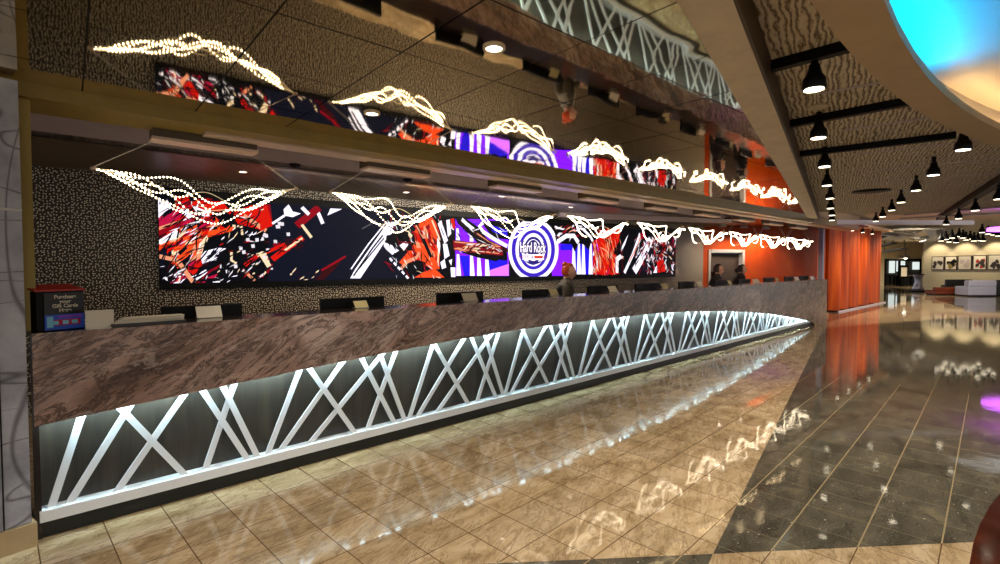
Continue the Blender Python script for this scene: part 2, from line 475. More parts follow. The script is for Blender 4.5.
# ------------------------------------------------------------------ mirrored ceiling
def mirror_ceiling():
    mb = MB(); seams = MB()
    ns = [0.0, -.45, -1.11, -1.77, -2.43, -3.09, -3.75, -4.41, -5.07, -5.73]
    s00 = .084 - (EDGE.A.dot(EDGE.d)) ; ss = [s00 + .592 * k for k in range(-5, 24)]
    ss = [s for s in ss if s < 13.6]
    bn = BEAM.n; bc = BEAM.A.dot(bn)     # keep n.P > bc
    def clip(poly):
        out = []
        for i in range(len(poly)):
            a, b = poly[i], poly[(i + 1) % len(poly)]
            da, db = Vector(a[:2]).dot(bn) - bc, Vector(b[:2]).dot(bn) - bc
            if da >= 0: out.append(a)
            if (da >= 0) != (db >= 0):
                t = da / (da - db); out.append(tuple(a[k] + (b[k] - a[k]) * t for k in range(3)))
        return out
    for i in range(len(ss) - 1):
        for j in range(len(ns) - 1):
            tx, ty = random.uniform(-.0016, .0016), random.uniform(-.0016, .0016)
            g = .004; quad = []
            for a, t in ((ss[i] + g, ns[j] - g), (ss[i + 1] - g, ns[j] - g), (ss[i + 1] - g, ns[j + 1] + g), (ss[i] + g, ns[j + 1] + g)):
                x, y = P2(EDGE, a, t)
                quad.append((x, y, 2.65 + tx * (a - ss[i]) + ty * (t - ns[j])))
            c = clip(quad)
            if len(c) >= 3: mb.add(c, [list(range(len(c)))[::-1]])
    struct(mb.build('ceiling', M_mirror))
    far = P2(EDGE, 13.4, 0)
    poly = clip([(*P2(EDGE, ss[0], 0), 0), (*P2(EDGE, 13.5, 0), 0), (*P2(EDGE, 13.5, -5.73), 0), (*P2(EDGE, ss[0], -5.73), 0)])
    struct(MB().prism([p[:2] for p in poly], 2.656, 2.70).build('ceiling', M_joint))
mirror_ceiling()

# ------------------------------------------------------------------ cream beam and textured ceiling
o = struct(MB().box(-5.0, 11.5, -.185, 0.0, 2.65, 2.85).build('trim_5', M_cream))
o.location = (BEAM.A.x, BEAM.A.y, 0); o.rotation_euler = (0, 0, BEAM.ang)
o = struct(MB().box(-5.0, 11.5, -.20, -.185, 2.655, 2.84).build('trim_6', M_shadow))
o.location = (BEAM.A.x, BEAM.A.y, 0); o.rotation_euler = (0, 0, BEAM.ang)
far_l = Vector(P2(BEAM, 11.6, -.18)); near_l = Vector(P2(BEAM, -3.6, -.18))
zt = 2.83
pR = atz(1000, 207, zt); pM = atz(905, 215.5, zt)
TEX = [tuple(near_l), (17, -4.5), (17, 8.0), (pR.x, pR.y), (pM.x, pM.y), tuple(far_l)]
RC = (11.3775, -7.8794); RR = 14.15
IC = (10.4265, -6.6363); IR = 12.42
# textured panels with the round opening cut out: follow the ring on the inside
arc = [(RC[0] + 14.172 * math.cos(a), RC[1] + 14.172 * math.sin(a)) for a in [math.radians(x) for x in range(190, 60, -2)]]
poly = [tuple(near_l)] + [p for p in arc if p[1] > -1.6 and p[0] < 17] + [(17, 8.0), (pR.x, pR.y), (pM.x, pM.y), tuple(far_l)]
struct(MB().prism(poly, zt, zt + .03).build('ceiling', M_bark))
# panel seams
mb = MB()
for k in range(1, 9):
    a = .95 + k * 1.28
    an = BEAM.ang - .10; t1 = -.25
    while t1 > -9:
        X = BEAM.A.x + a * math.cos(an) - t1 * math.sin(an); Y = BEAM.A.y + a * math.sin(an) + t1 * math.cos(an)
        if math.hypot(X - RC[0], Y - RC[1]) < 14.3: break
        t1 -= .05
    mb.box(a, a + .035, t1, -.21, zt - .006, zt + .002)
o = struct(mb.build('trim_7', M_lilac)); o.location = (BEAM.A.x, BEAM.A.y, 0); o.rotation_euler = (0, 0, BEAM.ang - .10)

# ring soffit with colour cove
def arcband(cc0, r0, cc1, r1, z0, z1, mat, name, a0=190, a1=58, step=2):
    angs = [math.radians(x) for x in range(a0, a1, -step)]
    v = []; f = []
    for a in angs:
        for (c, r, z) in ((cc0, r0, z0), (cc1, r1, z0), (cc1, r1, z1), (cc0, r0, z1)):
            v.append((c[0] + r * math.cos(a), c[1] + r * math.sin(a), z))
    for i in range(len(angs) - 1):
        for k in range(4):
            f.append([i * 4 + k, i * 4 + (k + 1) % 4, (i + 1) * 4 + (k + 1) % 4, (i + 1) * 4 + k])
    f += [[0, 1, 2, 3], [(len(angs) - 1) * 4 + k for k in (3, 2, 1, 0)]]
    return meshobj(name, v, f, mat)
struct(arcband(RC, 14.177, IC, 12.418, 2.65, 2.70, M_ring, 'trim_8'))
struct(arcband(RC, 14.177, RC, 14.168, 2.70, 2.835, M_ring, 'trim_9'))
# inner lip of the cove, a little higher and further in
# cove walls and dome lid
struct(arcband(IC, 12.61, IC, 12.59, 2.70, 2.95, M_dome, 'trim_10'))
dome = [(IC[0] + 12.6 * math.cos(a), IC[1] + 12.6 * math.sin(a)) for a in [math.radians(x) for x in range(0, 360, 1)]]
struct(MB().prism(dome, 2.93, 2.99).build('ceiling', M_dome))
c1 = arcband(IC, 12.54, IC, 12.50, 2.705, 2.73, M_cyan, 'cove_light', 189, 125)
tag(c1, 'blue light strip hidden in the round ceiling cove at top right', 'cove light')
c2 = arcband(IC, 12.54, IC, 12.50, 2.705, 2.73, M_warmcove, 'cove_light', 125, 81)
tag(c2, 'warm white light strip in the round ceiling cove at the right edge', 'cove light')

# ------------------------------------------------------------------ track lights
def bar(name, p, q, w, h, mat, label=None, cat=None, group=None):
    p, q = Vector(p), Vector(q); pl = Plane(p[:2], q[:2]); L = (q.xy - p.xy).length
    o = MB().box(0, L, -w / 2, w / 2, 0, h).build(name, mat, bevel=.003)
    o.location = p; o.rotation_euler = (0, 0, pl.ang)
    if label: tag(o, label, cat, group)
    else: struct(o)
    return o
T1 = [(atz(766, 73, 2.77), atz(851, 51, 2.77)), (atz(786, 128.5, 2.77), atz(909, 105.5, 2.77)), (atz(799, 157, 2.77), atz(956, 138.5, 2.77))]
tl = ['nearest and thickest black ceiling track, beside the cream beam', 'second black ceiling track crossing the textured panels', 'third and longest black ceiling track, reaching the tan ring']
for (p, q), lb in zip(T1, tl): bar('light_track', p, q, .06, .06, M_black, lb, 'track', 'ceiling light tracks')
ra, rb = atz(939, 220, 2.72), atz(1010, 178.5, 2.72)
bar('light_track', ra, rb, .12, .10, M_black, 'long thick diagonal black track in the upper right ceiling', 'track')
def can_proto():
    t = thing('track_spotlight', 'x', 'spotlight')
    MB().lathe([(.060, 0), (.063, .004), (.058, .06), (.040, .085), (.030, .12), (.028, .14), (.012, .145)], 20).build('lamp_shade', M_black, t, True)
    MB().lathe([(.052, -.003), (.050, .003)], 20).build('lamp_lens', M_lamp, t)
    MB().box(-.014, .014, -.014, .014, .145, .205).build('mounting_stem', M_black, t)
    return t
cans = [(814, 88, 2.80), (818.4, 137, 2.80), (824.5, 166, 2.80), (827, 185, 2.80), (830, 198, 2.80), (830.5, 208, 2.80), (832, 215, 2.80), (832, 220, 2.80),
        (963, 149, 2.80), (933.5, 174.5, 2.80), (916, 190, 2.80), (901, 202, 2.80), (891.6, 210, 2.80), (882.6, 216.3, 2.80), (875.8, 221, 2.80)]
proto = can_proto()
for i, (u, v, zz) in enumerate(cans):
    p = atz(u, v, 2.62); p.z = 2.612
    if i < 8: lb = 'black track spotlight, %s nearest in the row beside the cream beam' % ORD[i]
    else: lb = 'black track spotlight, %s from the right in the slanting row under the textured ceiling' % ORD[i - 8]
    o = proto if i == 0 else dup(proto, p, 0)
    o.location = p; o.scale = (1, 1, 1); o['label'] = lb; o['group'] = 'spotlights under the textured ceiling'
    if i in (0, 1, 2, 3, 5, 8, 9, 11, 13):
        spot('lamp', p + Vector((0, 0, -.03)), 85, 100)
diag = [(986, 194.5), (964, 205), (951, 212.5), (942, 220)]
for i, (u, v) in enumerate(diag):
    t = (ra.lerp(rb, 1 - (i + .35) / 4.1)); p = Vector((t.x, t.y, 2.52))
    o = dup(proto, p, 0, 'black spotlight under the long diagonal track, %s from the right' % ORD[i], 'spotlights of the diagonal track')
o = MB().lathe([(.07, 0), (.075, -.012), (.045, -.02), (.03, -.012)], 24).build('ceiling_sensor', M_cream, smooth=True)
p = atz(818.5, 106, 2.83); o.location = p; tag(o, 'small round pale ceiling fitting between two black tracks', 'ceiling fitting')
o = MB().lathe([(.26, 0), (.27, -.015), (.02, -.02)], 32).build('air_grille', M_black, smooth=True)
o.location = atz(871, 190.7, 2.83); tag(o, 'dark round air grille in the far textured ceiling', 'vent')

# far edge of the textured ceiling: pale edge beams and thin lit lines
def hbar(u0, v0, u1, v1, z, hgt, dep, mat, name):
    p, q = atz(u0, v0, z), atz(u1, v1, z); return bar(name, p, q, dep, hgt, mat)
hbar(821, 224.5, 972, 225, 2.62, .11, .12, M_lilac, 'trim_11')
hbar(905, 215.5, 1003, 207.5, 2.79, .035, .05, M_lilac, 'trim_12')
hbar(900, 219.5, 1003, 213.5, 2.70, .04, .05, M_lilac, 'trim_13')
# pole at the end of the counter
pp = aty(821, 265, 14.35)
o = MB().box(-.065, .065, -.065, .065, 0, 2.69).build('support_pole', M_pole, bevel=.01); o.location = (pp.x, pp.y, 0); o.rotation_euler = (0, 0, .7)
tag(o, 'silver grey square pole where the counter meets the red timber wall', 'pole')

# ------------------------------------------------------------------ red timber wall on the right
RW = Plane(fz(828, 312), fz(876.5, 302.4)); rlen = (Vector(fz(876.5, 302.4)) - RW.A).length
mb = MB(); bounds = [RW.hit(u, 300)[0] for u in (828, 834, 843.5, 854, 865, 876.5)]
for a, b in zip(bounds, bounds[1:]):
    n = 10; v = []; f = []
    for k in range(n + 1):
        x = a + (b - a - .03) * k / n; y = -.28 * math.sin(PI * k / n)
        for yy in (y, y + .08):
            for z in (0.06, 3.02): v.append((x, yy, z))
    for k in range(n):
        i = 4 * k
        f += [[i, i + 4, i + 5, i + 1], [i + 3, i + 7, i + 6, i + 2], [i + 1, i + 5, i + 7, i + 3], [i, i + 2, i + 6, i + 4]]
    f += [[0, 1, 3, 2], [4 * n, 4 * n + 2, 4 * n + 3, 4 * n + 1]]
    mb.add(v, f)
mb.box(0, rlen, .10, .2, 0, 3.02)
mb.box(-2.4, 0, .10, .2, 0, 3.02)
o = mb.build('wall_right', M_redwood); o.location = (RW.A.x, RW.A.y, 0); o.rotation_euler = (0, 0, RW.ang); struct(o)
o = MB().box(-.6, rlen + .1, -.5, .0, 3.02, 3.12).build('trim_14', M_cream); o.location = (RW.A.x, RW.A.y, 0); o.rotation_euler = (0, 0, RW.ang); struct(o)
o = MB().box(0, rlen, -.32, -.29, 0, .05).build('baseboard_right', M_lilac); o.location = (RW.A.x, RW.A.y, 0); o.rotation_euler = (0, 0, RW.ang); struct(o)
for i, u in enumerate((841, 852.5, 863, 872.5)):
    a, _ = RW.hit(u, 230, -.45); q = RW.P(a, -.45, 2.80)
    dup(proto, q, 0, 'small black spotlight above the red timber wall, %s from the left' % ORD[i], 'spotlights over the red wall')
    if i % 2 == 0: spot('lamp', RW.P(a, -1.8, 3.3), 30, 120, tgt=RW.P(a, 0, .8))

# ------------------------------------------------------------------ stone column and gold post, far left
cA = Vector(fz(38, 545.5)); cd = (Vector(fz(0, 558.5)) - cA).normalized(); cn = Vector((cd.y, -cd.x))
if cn.dot(cA) < 0: cn = -cn
def cpoly(a0, a1, t0, t1): return [tuple(cA + cd * a + cn * t) for a, t in ((a0, t0), (a1, t0), (a1, t1), (a0, t1))]
t = thing('clad_column', 'scratched silver stone column at the left end of the counter', 'column', (cA.x, cA.y, 0))
def loc(poly): return [(p[0] - cA.x, p[1] - cA.y) for p in poly]
MB().prism(loc(cpoly(.02, .9, .02, .5)), .14, 2.62).build('shaft', M_column, t)
MB().prism(loc(cpoly(0, .92, 0, .52)), 0.0, .135).build('base_tile', M_tilebase, t)
MB().prism(loc(cpoly(.02, .9, .012, .022)), 1.90, 1.915).build('joint_band', M_wire, t, )
MB().prism(loc(cpoly(.13, .136, .012, .022)), .14, 1.9).build('joint_band', M_joint, t, )
g = aty(28.5, 265, 2.96)
o = MB().box(-.028, .028, -.05, .05, 1.215, 2.565).build('trim_15', M_gold); o.location = (g.x, g.y, 0); o.rotation_euler = (0, 0, .75); struct(o)

# ------------------------------------------------------------------ reception desk
MBT = [(-.1, .67), (0, .68), (.46, .715), (1.15, .76), (1.61, .79), (2.43, .835), (3.0, .86), (3.7, .88), (4.5, .888), (5.4, .886), (6.8, .87), (8.05, .825), (9.4, .745), (10.6, .65), (12, .515), (13.3, .355), (14.5, .185), (15.0, .11), (15.25, .0), (16.5, 0.0)]
def mbz(s):
    for (a, x), (b, y) in zip(MBT, MBT[1:]):
        if a <= s <= b: return x + (y - x) * (s - a) / (b - a)
    return 0.0
SE = 16.35; ZT = 1.212
desk = thing('reception_desk', 'long reception counter with veined marble front over lit white lattice', 'reception desk', (DESK.A.x, DESK.A.y, 0), DESK.ang)
nseg = 90; v = []; f = []
for k in range(nseg + 1):
    s = -.02 + (SE + .02) * k / nseg; zb = mbz(s) + (0.002 if mbz(s) == 0 else 0)
    for (t, z) in ((-.045, zb), (-.045, ZT), (-.02, ZT), (-.02, zb)): v.append((s, t, z))
for k in range(nseg):
    for j in range(4): f.append([4 * k + j, 4 * k + 4 + j, 4 * k + 4 + (j + 1) % 4, 4 * k + (j + 1) % 4])
f += [[0, 1, 2, 3], [4 * nseg + j for j in (3, 2, 1, 0)]]
mf = meshobj('marble_front', v, f, M_marble, desk)
MB().box(SE - .05, SE, .02, .62, .002, ZT).build('end_panel', M_marble, desk)
MB().box(-.02, SE - .05, -.02, .34, 1.18, 1.21).build('counter_top', M_ctop, desk, bevel=.004)
MB().box(-.02, SE - .05, .34, .64, .93, .96).build('work_surface', M_work, desk)
MB().box(-.02, SE - .05, .33, .345, .96, 1.18).build('modesty_panel', M_work, desk)
MB().box(0, 15.3, .085, .115, .10, 1.18).build('back_panel', M_back, desk)
MB().box(0, 15.35, .012, .30, .002, .096).build('kick_plate', M_kick, desk)
MB().box(-.01, 15.15, -.012, .085, .098, .166).build('base_rail', M_white, desk, bevel=.003)
MB().box(-.03, .0, .0, .62, .002, 1.18).build('end_panel', M_ctop, desk)
MB().box(0, SE, .60, .62, .002, .93).build('staff_side_panel', M_work, desk)
# led strip tucked behind the marble edge, following its curve
v = []; f = []; n = 80
for k in range(n + 1):
    s = .02 + 14.9 * k / n; z = mbz(s) + .030
    for (t, dz) in ((-.016, 0), (-.004, 0), (-.004, .010), (-.016, .010)): v.append((s, t, z + dz))
for k in range(n):
    for j in range(4): f.append([4 * k + j, 4 * k + 4 + j, 4 * k + 4 + (j + 1) % 4, 4 * k + (j + 1) % 4])
meshobj('light_strip', v, f, M_led, desk)
starts = [0.03, 1.27, 2.54, 3.79, 5.12, 6.45, 7.80, 9.12, 10.48, 11.8, 13.1]
mod = [(.29, 0), (.67, .09), (.28, .72), (1.04, .32), (.76, 1.11), (1.15, .84), (.95, 1.22)]
def strut(sb, st):
    k = (st - sb) / .70; back = st < sb
    top = 0.85
    z = .166
    while z < 1.1 and z < mbz(sb + k * (z - .15)) + .03: z += .005
    a = sb + k * .01; b = sb + k * (z - .15); w = .0195 * math.sqrt(1 + k * k)
    y0 = -.002 if back else .012; y1 = y0 + .014
    if z < .2: return
    vs = [(a - w, y, .164) for y in (y0, y1)] + [(a + w, y, .164) for y in (y0, y1)] + [(b - w, y, z) for y in (y0, y1)] + [(b + w, y, z) for y in (y0, y1)]
    y_off = .016
    vs = [(p[0], p[1] + y_off, p[2]) for p in vs]
    meshobj('strut', vs, [(0, 2, 6, 4), (1, 5, 7, 3), (0, 4, 5, 1), (2, 3, 7, 6), (4, 6, 7, 5), (0, 1, 3, 2)], M_white, desk)
for sb_, st_ in ((.04, .20), (.12, .44), (.73, .37), (.35, .73), (1.13, .85), (.85, 1.04), (1.20, .98)): strut(sb_, sb_ + (st_ - sb_) * 1.25)
for s0 in starts[1:]:
    for tr, br in mod:
        if s0 + br < 14.3: strut(s0 + br, s0 + tr)
for sb in (14.35, 14.6): strut(sb, sb + .2)

# ------------------------------------------------------------------ video wall
SCR_T = -.05
scr = thing('video_wall', 'very long lit video screen of guitars behind the counter', 'screen', (WALL.A.x, WALL.A.y, 0), WALL.ang)
sa, _ = WALL.hit(158.5, 240, SCR_T); sb, _ = WALL.hit(676, 250, SCR_T)
z0s, z1s = 1.385, 2.435
MB().box(sa, sb, SCR_T + .004, -.001, 1.31, 2.53).build('housing', M_black, scr)
PAL = {'k': ('#06070c', 1.0), 'n': ('#0c0f1e', 1.0), 'w': ('#f4ecff', 1.15), 'W': ('#e4dee6', .9), 'r': ('#d81408', .85), 'R': ('#8c0618', .9), 'o': ('#f04a1a', .95), 'p': ('#f09a74', .85),
       'm': ('#b0103c', 1.0), 'b': ('#1c10b8', 1.5), 'v': ('#6a12e8', 1.7), 'V': ('#b45cff', 1.7), 'g': ('#5a5860', .8), 'd': ('#3a0a10', .8), 'y': ('#f6d8b0', .9), 'B': ('#241a70', 1.0), 'q': ('#3c22c0', .9)}
keys = list(PAL); pm = [simple('screen ' + k, '#000000', .6, spec=.1, emit=PAL[k][0], es=PAL[k][1]) for k in keys]
art = MB(); lay = [0]
def clipz(poly):
    def cl(poly, ax, lim, sg):
        out = []
        for i in range(len(poly)):
            a, b = poly[i], poly[(i + 1) % len(poly)]
            da, db = (a[ax] - lim) * sg, (b[ax] - lim) * sg
            if da >= 0: out.append(a)
            if (da >= 0) != (db >= 0):
                t = da / (da - db); out.append((a[0] + (b[0] - a[0]) * t, a[1] + (b[1] - a[1]) * t))
        return out
    for ax, lim, sg in ((0, sa + .005, 1), (0, sb - .005, -1), (1, z0s, 1), (1, z1s, -1)):
        if len(poly) < 3: return []
        poly = cl(poly, ax, lim, sg)
    return poly
def addpoly(key, sz):
    sz = clipz(sz)
    if len(sz) < 3: return
    lay[0] += 1
    y = SCR_T - lay[0] * 2.0e-5
    art.add([(s, y, z) for s, z in sz], [list(range(len(sz)))], keys.index(key))
def px(key, pts, org=(0, 0), sc=1.0):
    addpoly(key, [WALL.hit(org[0] + x / sc, org[1] + y / sc, SCR_T) for x, y in pts])
def stroke(key, pts, w, org=(0, 0), sc=1.0, w2=None):
    pts = [WALL.hit(org[0] + x / sc, org[1] + y / sc, SCR_T) for x, y in pts]
    n = len(pts); L = []; Rr = []
    w2 = w if w2 is None else w2
    for i, p in enumerate(pts):
        a, b = pts[max(i - 1, 0)], pts[min(i + 1, n - 1)]
        dx, dy = b[0] - a[0], b[1] - a[1]; l = math.hypot(dx, dy) or 1
        ww = w + (w2 - w) * i / (n - 1)
        L.append((p[0] - dy / l * ww / 2, p[1] + dx / l * ww / 2)); Rr.append((p[0] + dy / l * ww / 2, p[1] - dx / l * ww / 2))
    for i in range(n - 1): addpoly(key, [L[i], L[i + 1], Rr[i + 1], Rr[i]])
def shards(cols, box, n, ang, ln, wd, rnd):
    """box in pixels; shard angle in radians on the wall; sizes in metres"""
    for _ in range(n):
        u = rnd.uniform(box[0], box[2]); vv = rnd.uniform(box[1], box[3])
        s, z = WALL.hit(u, vv, SCR_T); a = ang + rnd.gauss(0, .35); l = ln * rnd.uniform(.4, 1.3); w = wd * rnd.uniform(.3, 1.2)
        c, sn = math.cos(a), math.sin(a)
        q = [(-l / 2, 0), (-l * .1, w / 2), (l / 2, w * .2), (l * .2, -w / 2)]
        addpoly(rnd.choice(cols), [(s + x * c - y * sn, z + x * sn + y * c) for x, y in q])
rn = random.Random(3)
addpoly('k', [(sa, z0s), (sb, z0s), (sb, z1s), (sa, z1s)])
# dark blue grounds
px('n', [(268, 200), (440, 205), (440, 290), (268, 290)])
O1, s1 = (155, 185), 4.908
px('n', [(15, 280), (130, 240), (110, 330), (20, 350)], O1, s1)
shards('RrrdmRo', (160, 200, 212, 250), 70, .75, .30, .09, rn)
px('r', [(170, 80), (330, 80), (380, 140), (300, 160), (235, 150)], O1, s1)
px('k', [(270, 150), (340, 120), (370, 150), (330, 175)], O1, s1)
px('r', [(385, 130), (470, 100), (560, 95), (578, 200), (520, 220), (400, 190)], O1, s1)
px('R', [(500, 100), (565, 95), (575, 170), (520, 160)], O1, s1)
px('o', [(75, 350), (170, 260), (250, 225), (400, 205), (360, 250), (290, 270), (215, 340), (110, 410)], O1, s1)
shards('opryor', (172, 225, 232, 262), 60, .8, .20, .07, rn)
px('k', [(110, 330), (150, 300), (160, 310), (125, 345)], O1, s1)
px('p', [(125, 390), (225, 330), (240, 345), (145, 412)], O1, s1)
px('r', [(150, 405), (235, 350), (232, 400), (190, 445)], O1, s1)
px('k', [(250, 260), (420, 215), (560, 230), (540, 330), (440, 400), (300, 420), (230, 390), (230, 340)], O1, s1)
px('w', [(225, 350), (245, 325), (310, 308), (350, 312), (315, 330), (300, 368), (232, 388)], O1, s1)
px('w', [(15, 75), (60, 75), (85, 110), (50, 130), (15, 165)], O1, s1)
px('m', [(20, 165), (110, 125), (118, 165), (30, 215), (20, 210)], O1, s1)
px('p', [(20, 205), (130, 170), (132, 178), (20, 222)], O1, s1)
px('w', [(20, 270), (105, 218), (122, 245), (80, 268), (30, 292), (20, 290)], O1, s1)
stroke('w', [(70, 262), (110, 262)], .03, O1, s1)
px('w', [(120, 130), (150, 115), (185, 150), (170, 170)], O1, s1)
px('k', [(140, 225), (160, 190), (220, 185), (170, 215)], O1, s1)
stroke('W', [(130, 225), (165, 195), (220, 180)], .03, O1, s1)
px('w', [(180, 100), (260, 130), (270, 155), (215, 150)], O1, s1)
px('k', [(205, 122), (235, 128), (232, 138), (205, 134)], O1, s1)
px('w', [(45, 460), (105, 425), (165, 445), (120, 487), (85, 487)], O1, s1)
px('k', [(60, 450), (95, 440), (80, 487), (62, 480)], O1, s1)
px('w', [(180, 450), (250, 415), (262, 430), (200, 470)], O1, s1)
px('w', [(262, 440), (322, 460), (318, 478), (285, 478)], O1, s1)
shards('dRmk', (160, 262, 215, 282), 30, .6, .25, .05, rn)
stroke('p', [(20, 350), (110, 370), (190, 480)], .05, O1, s1)
stroke('p', [(435, 150), (545, 225)], .055, O1, s1)
stroke('r', [(520, 210), (575, 180)], .06, O1, s1)
stroke('y', [(380, 200), (425, 205), (428, 245)], .03, O1, s1)
stroke('y', [(375, 330), (375, 370), (400, 385)], .03, O1, s1)
for x, y in ((455, 270), (545, 250), (500, 270), (525, 265), (420, 310), (435, 330), (460, 345), (325, 400), (480, 300), (355, 425), (395, 400), (600, 205), (610, 190)):
    px('W', [(x - 9, y - 8), (x + 8, y - 10), (x + 10, y + 7), (x - 6, y + 9)], O1, s1)
stroke('r', [(440, 395), (500, 350), (570, 320), (640, 290)], .045, O1, s1)
stroke('y', [(500, 345), (535, 330), (560, 400)], .05, O1, s1)
stroke('p', [(430, 415), (490, 470)], .035, O1, s1)
shards('yWRdkkk', (245, 250, 272, 278), 40, .7, .08, .03, rn)
# neck with star tuner
O2, s2 = (260, 185), 4.908
px('r', [(0, 105), (35, 100), (60, 190), (0, 230)], O2, s2)
px('w', [(115, 120), (140, 95), (160, 130), (200, 140), (160, 158), (120, 150)], O2, s2)
stroke('w', [(60, 190), (120, 150)], .03, O2, s2)
px('w', [(330, 150), (345, 115), (402, 118)], O2, s2)
stroke('w', [(280, 125), (308, 190)], .05, O2, s2)
stroke('R', [(180, 200), (290, 110)], .10, O2, s2)
stroke('w', [(205, 110), (240, 145)], .05, O2, s2)
stroke('r', [(60, 365), (120, 320), (210, 258)], .075, O2, s2)
stroke('y', [(120, 322), (208, 260)], .03, O2, s2)
stroke('y', [(205, 195), (252, 258)], .04, O2, s2)
stroke('y', [(0, 330), (45, 400)], .06, O2, s2)
for x, y in ((90, 205), (108, 192), (138, 242), (75, 278), (20, 245), (38, 320), (22, 355)):
    px('W', [(x - 9, y - 8), (x + 8, y - 9), (x + 9, y + 8), (x - 7, y + 8)], O2, s2)
shards('RdddkR', (262, 238, 306, 256), 24, .75, .13, .03, rn)
px('d', [(270, 465), (330, 400), (415, 350), (360, 420), (310, 465)], O2, s2)
stroke('R', [(300, 420), (420, 350)], .03, O2, s2)
stroke('g', [(500, 215), (545, 190)], .02, O2, s2)
shards('ydd', (290, 270, 318, 280), 12, .6, .09, .03, rn)
# white strings fanning to the bottom
O3, s3 = (350, 195), 5.938
px('w', [(0, 495), (60, 495), (165, 340), (235, 230), (275, 160), (225, 160), (180, 225), (100, 340), (30, 440)], O3, s3)
stroke('k', [(20, 480), (130, 320), (225, 200)], .025, O3, s3)
stroke('k', [(50, 440), (180, 280), (250, 200)], .02, O3, s3)
stroke('w', [(5, 440), (110, 290), (215, 160)], .02, O3, s3)
px('w', [(190, 230), (240, 190), (262, 215), (205, 265)], O3, s3)
# small dark mechanics and the red guitar body
px('o', [(430, 135), (490, 135), (530, 250), (530, 440), (480, 440), (400, 380), (345, 440), (290, 400), (350, 330), (395, 330), (380, 220)], O3, s3)
shards('rorRp', (412, 222, 440, 262), 40, -1.1, .25, .09, rn)
px('k', [(215, 240), (340, 215), (380, 290), (350, 320), (260, 370), (210, 290)], O3, s3)
px('w', [(190, 275), (250, 300), (290, 330), (250, 355), (210, 320)], O3, s3)
px('w', [(290, 300), (330, 275), (345, 295), (320, 330)], O3, s3)
px('y', [(345, 210), (370, 240), (360, 260), (345, 240)], O3, s3)
px('k', [(330, 410), (400, 385), (450, 400), (440, 450), (350, 490), (310, 470)], O3, s3)
stroke('p', [(300, 440), (340, 395), (395, 370), (410, 340)], .05, O3, s3)
px('o', [(380, 490), (440, 455), (500, 435), (560, 490)], O3, s3)
for k in range(5):
    x = 235 + k * 24; stroke('w', [(x, 375 + k * 26), (x + 14, 392 + k * 26)], .035, O3, s3)
stroke('k', [(395, 180), (450, 300), (480, 370)], .06, O3, s3)
stroke('p', [(390, 180), (435, 255), (460, 250)], .03, O3, s3)
stroke('y', [(485, 150), (530, 260), (520, 400)], .03, O3, s3)
px('k', [(500, 140), (620, 140), (630, 490), (560, 490), (530, 440), (540, 250)], O3, s3)
for q in ([(520, 170), (540, 150), (580, 270), (560, 290)], [(570, 150), (590, 145), (600, 230), (580, 250)], [(550, 290), (575, 290), (590, 360), (560, 380)], [(600, 160), (618, 160), (615, 210), (600, 200)],
          [(535, 400), (560, 380), (570, 430), (545, 440)], [(595, 430), (625, 430), (625, 487), (600, 487)], [(520, 250), (535, 300), (530, 350), (515, 300)], [(585, 390), (605, 380), (600, 420)]):
    px('w', q, O3, s3)
stroke('r', [(605, 140), (618, 200)], .07, O3, s3)
# purple field with beams
O4, s4 = (440, 200), 6.269
px('v', [(95, 120), (430, 120), (430, 475), (95, 475)], O4, s4)
px('b', [(200, 330), (420, 330), (420, 475), (310, 475), (300, 380)], O4, s4)
px('V', [(310, 440), (430, 400), (430, 475), (310, 475)], O4, s4)
for x0, x1, w in ((105, 118, 0), (190, 205, 0), (235, 250, 0), (285, 298, 0)):
    px('w', [(x0 - 2, 340), (x0 + 14, 340), (x0 + 26, 475), (x0 - 4, 475)], O4, s4)
px('b', [(122, 350), (180, 350), (185, 475), (150, 475)], O4, s4)
for x in (100, 185, 240): px('w', [(x, 180), (x + 14, 175), (x + 24, 260), (x, 260)], O4, s4)
px('k', [(95, 115), (160, 115), (240, 170), (300, 250), (420, 330), (420, 380), (310, 370), (200, 230), (110, 150)], O4, s4)
px('k', [(250, 130), (440, 130), (440, 250), (330, 240)], O4, s4)
px('b', [(300, 150), (420, 190), (420, 230), (330, 200)], O4, s4)
stroke('w', [(270, 140), (245, 165), (270, 200), (330, 240), (420, 290)], .07, O4, s4)
stroke('w', [(135, 120), (165, 150), (210, 185)], .06, O4, s4)
px('w', [(290, 140), (310, 135), (300, 150)], O4, s4)
stroke('d', [(200, 190), (300, 260), (430, 320)], .07, O4, s4)
stroke('p', [(230, 210), (320, 270), (380, 290)], .02, O4, s4)
px('R', [(80, 250), (380, 285), (395, 345), (350, 350), (85, 315)], O4, s4)
px('k', [(350, 345), (410, 350), (350, 385), (230, 360), (100, 320)], O4, s4)
stroke('p', [(90, 262), (375, 292)], .022, O4, s4)
stroke('p', [(88, 305), (370, 335)], .018, O4, s4)
shards('ydpkW', (458, 244, 498, 252), 34, .1, .16, .035, rn)
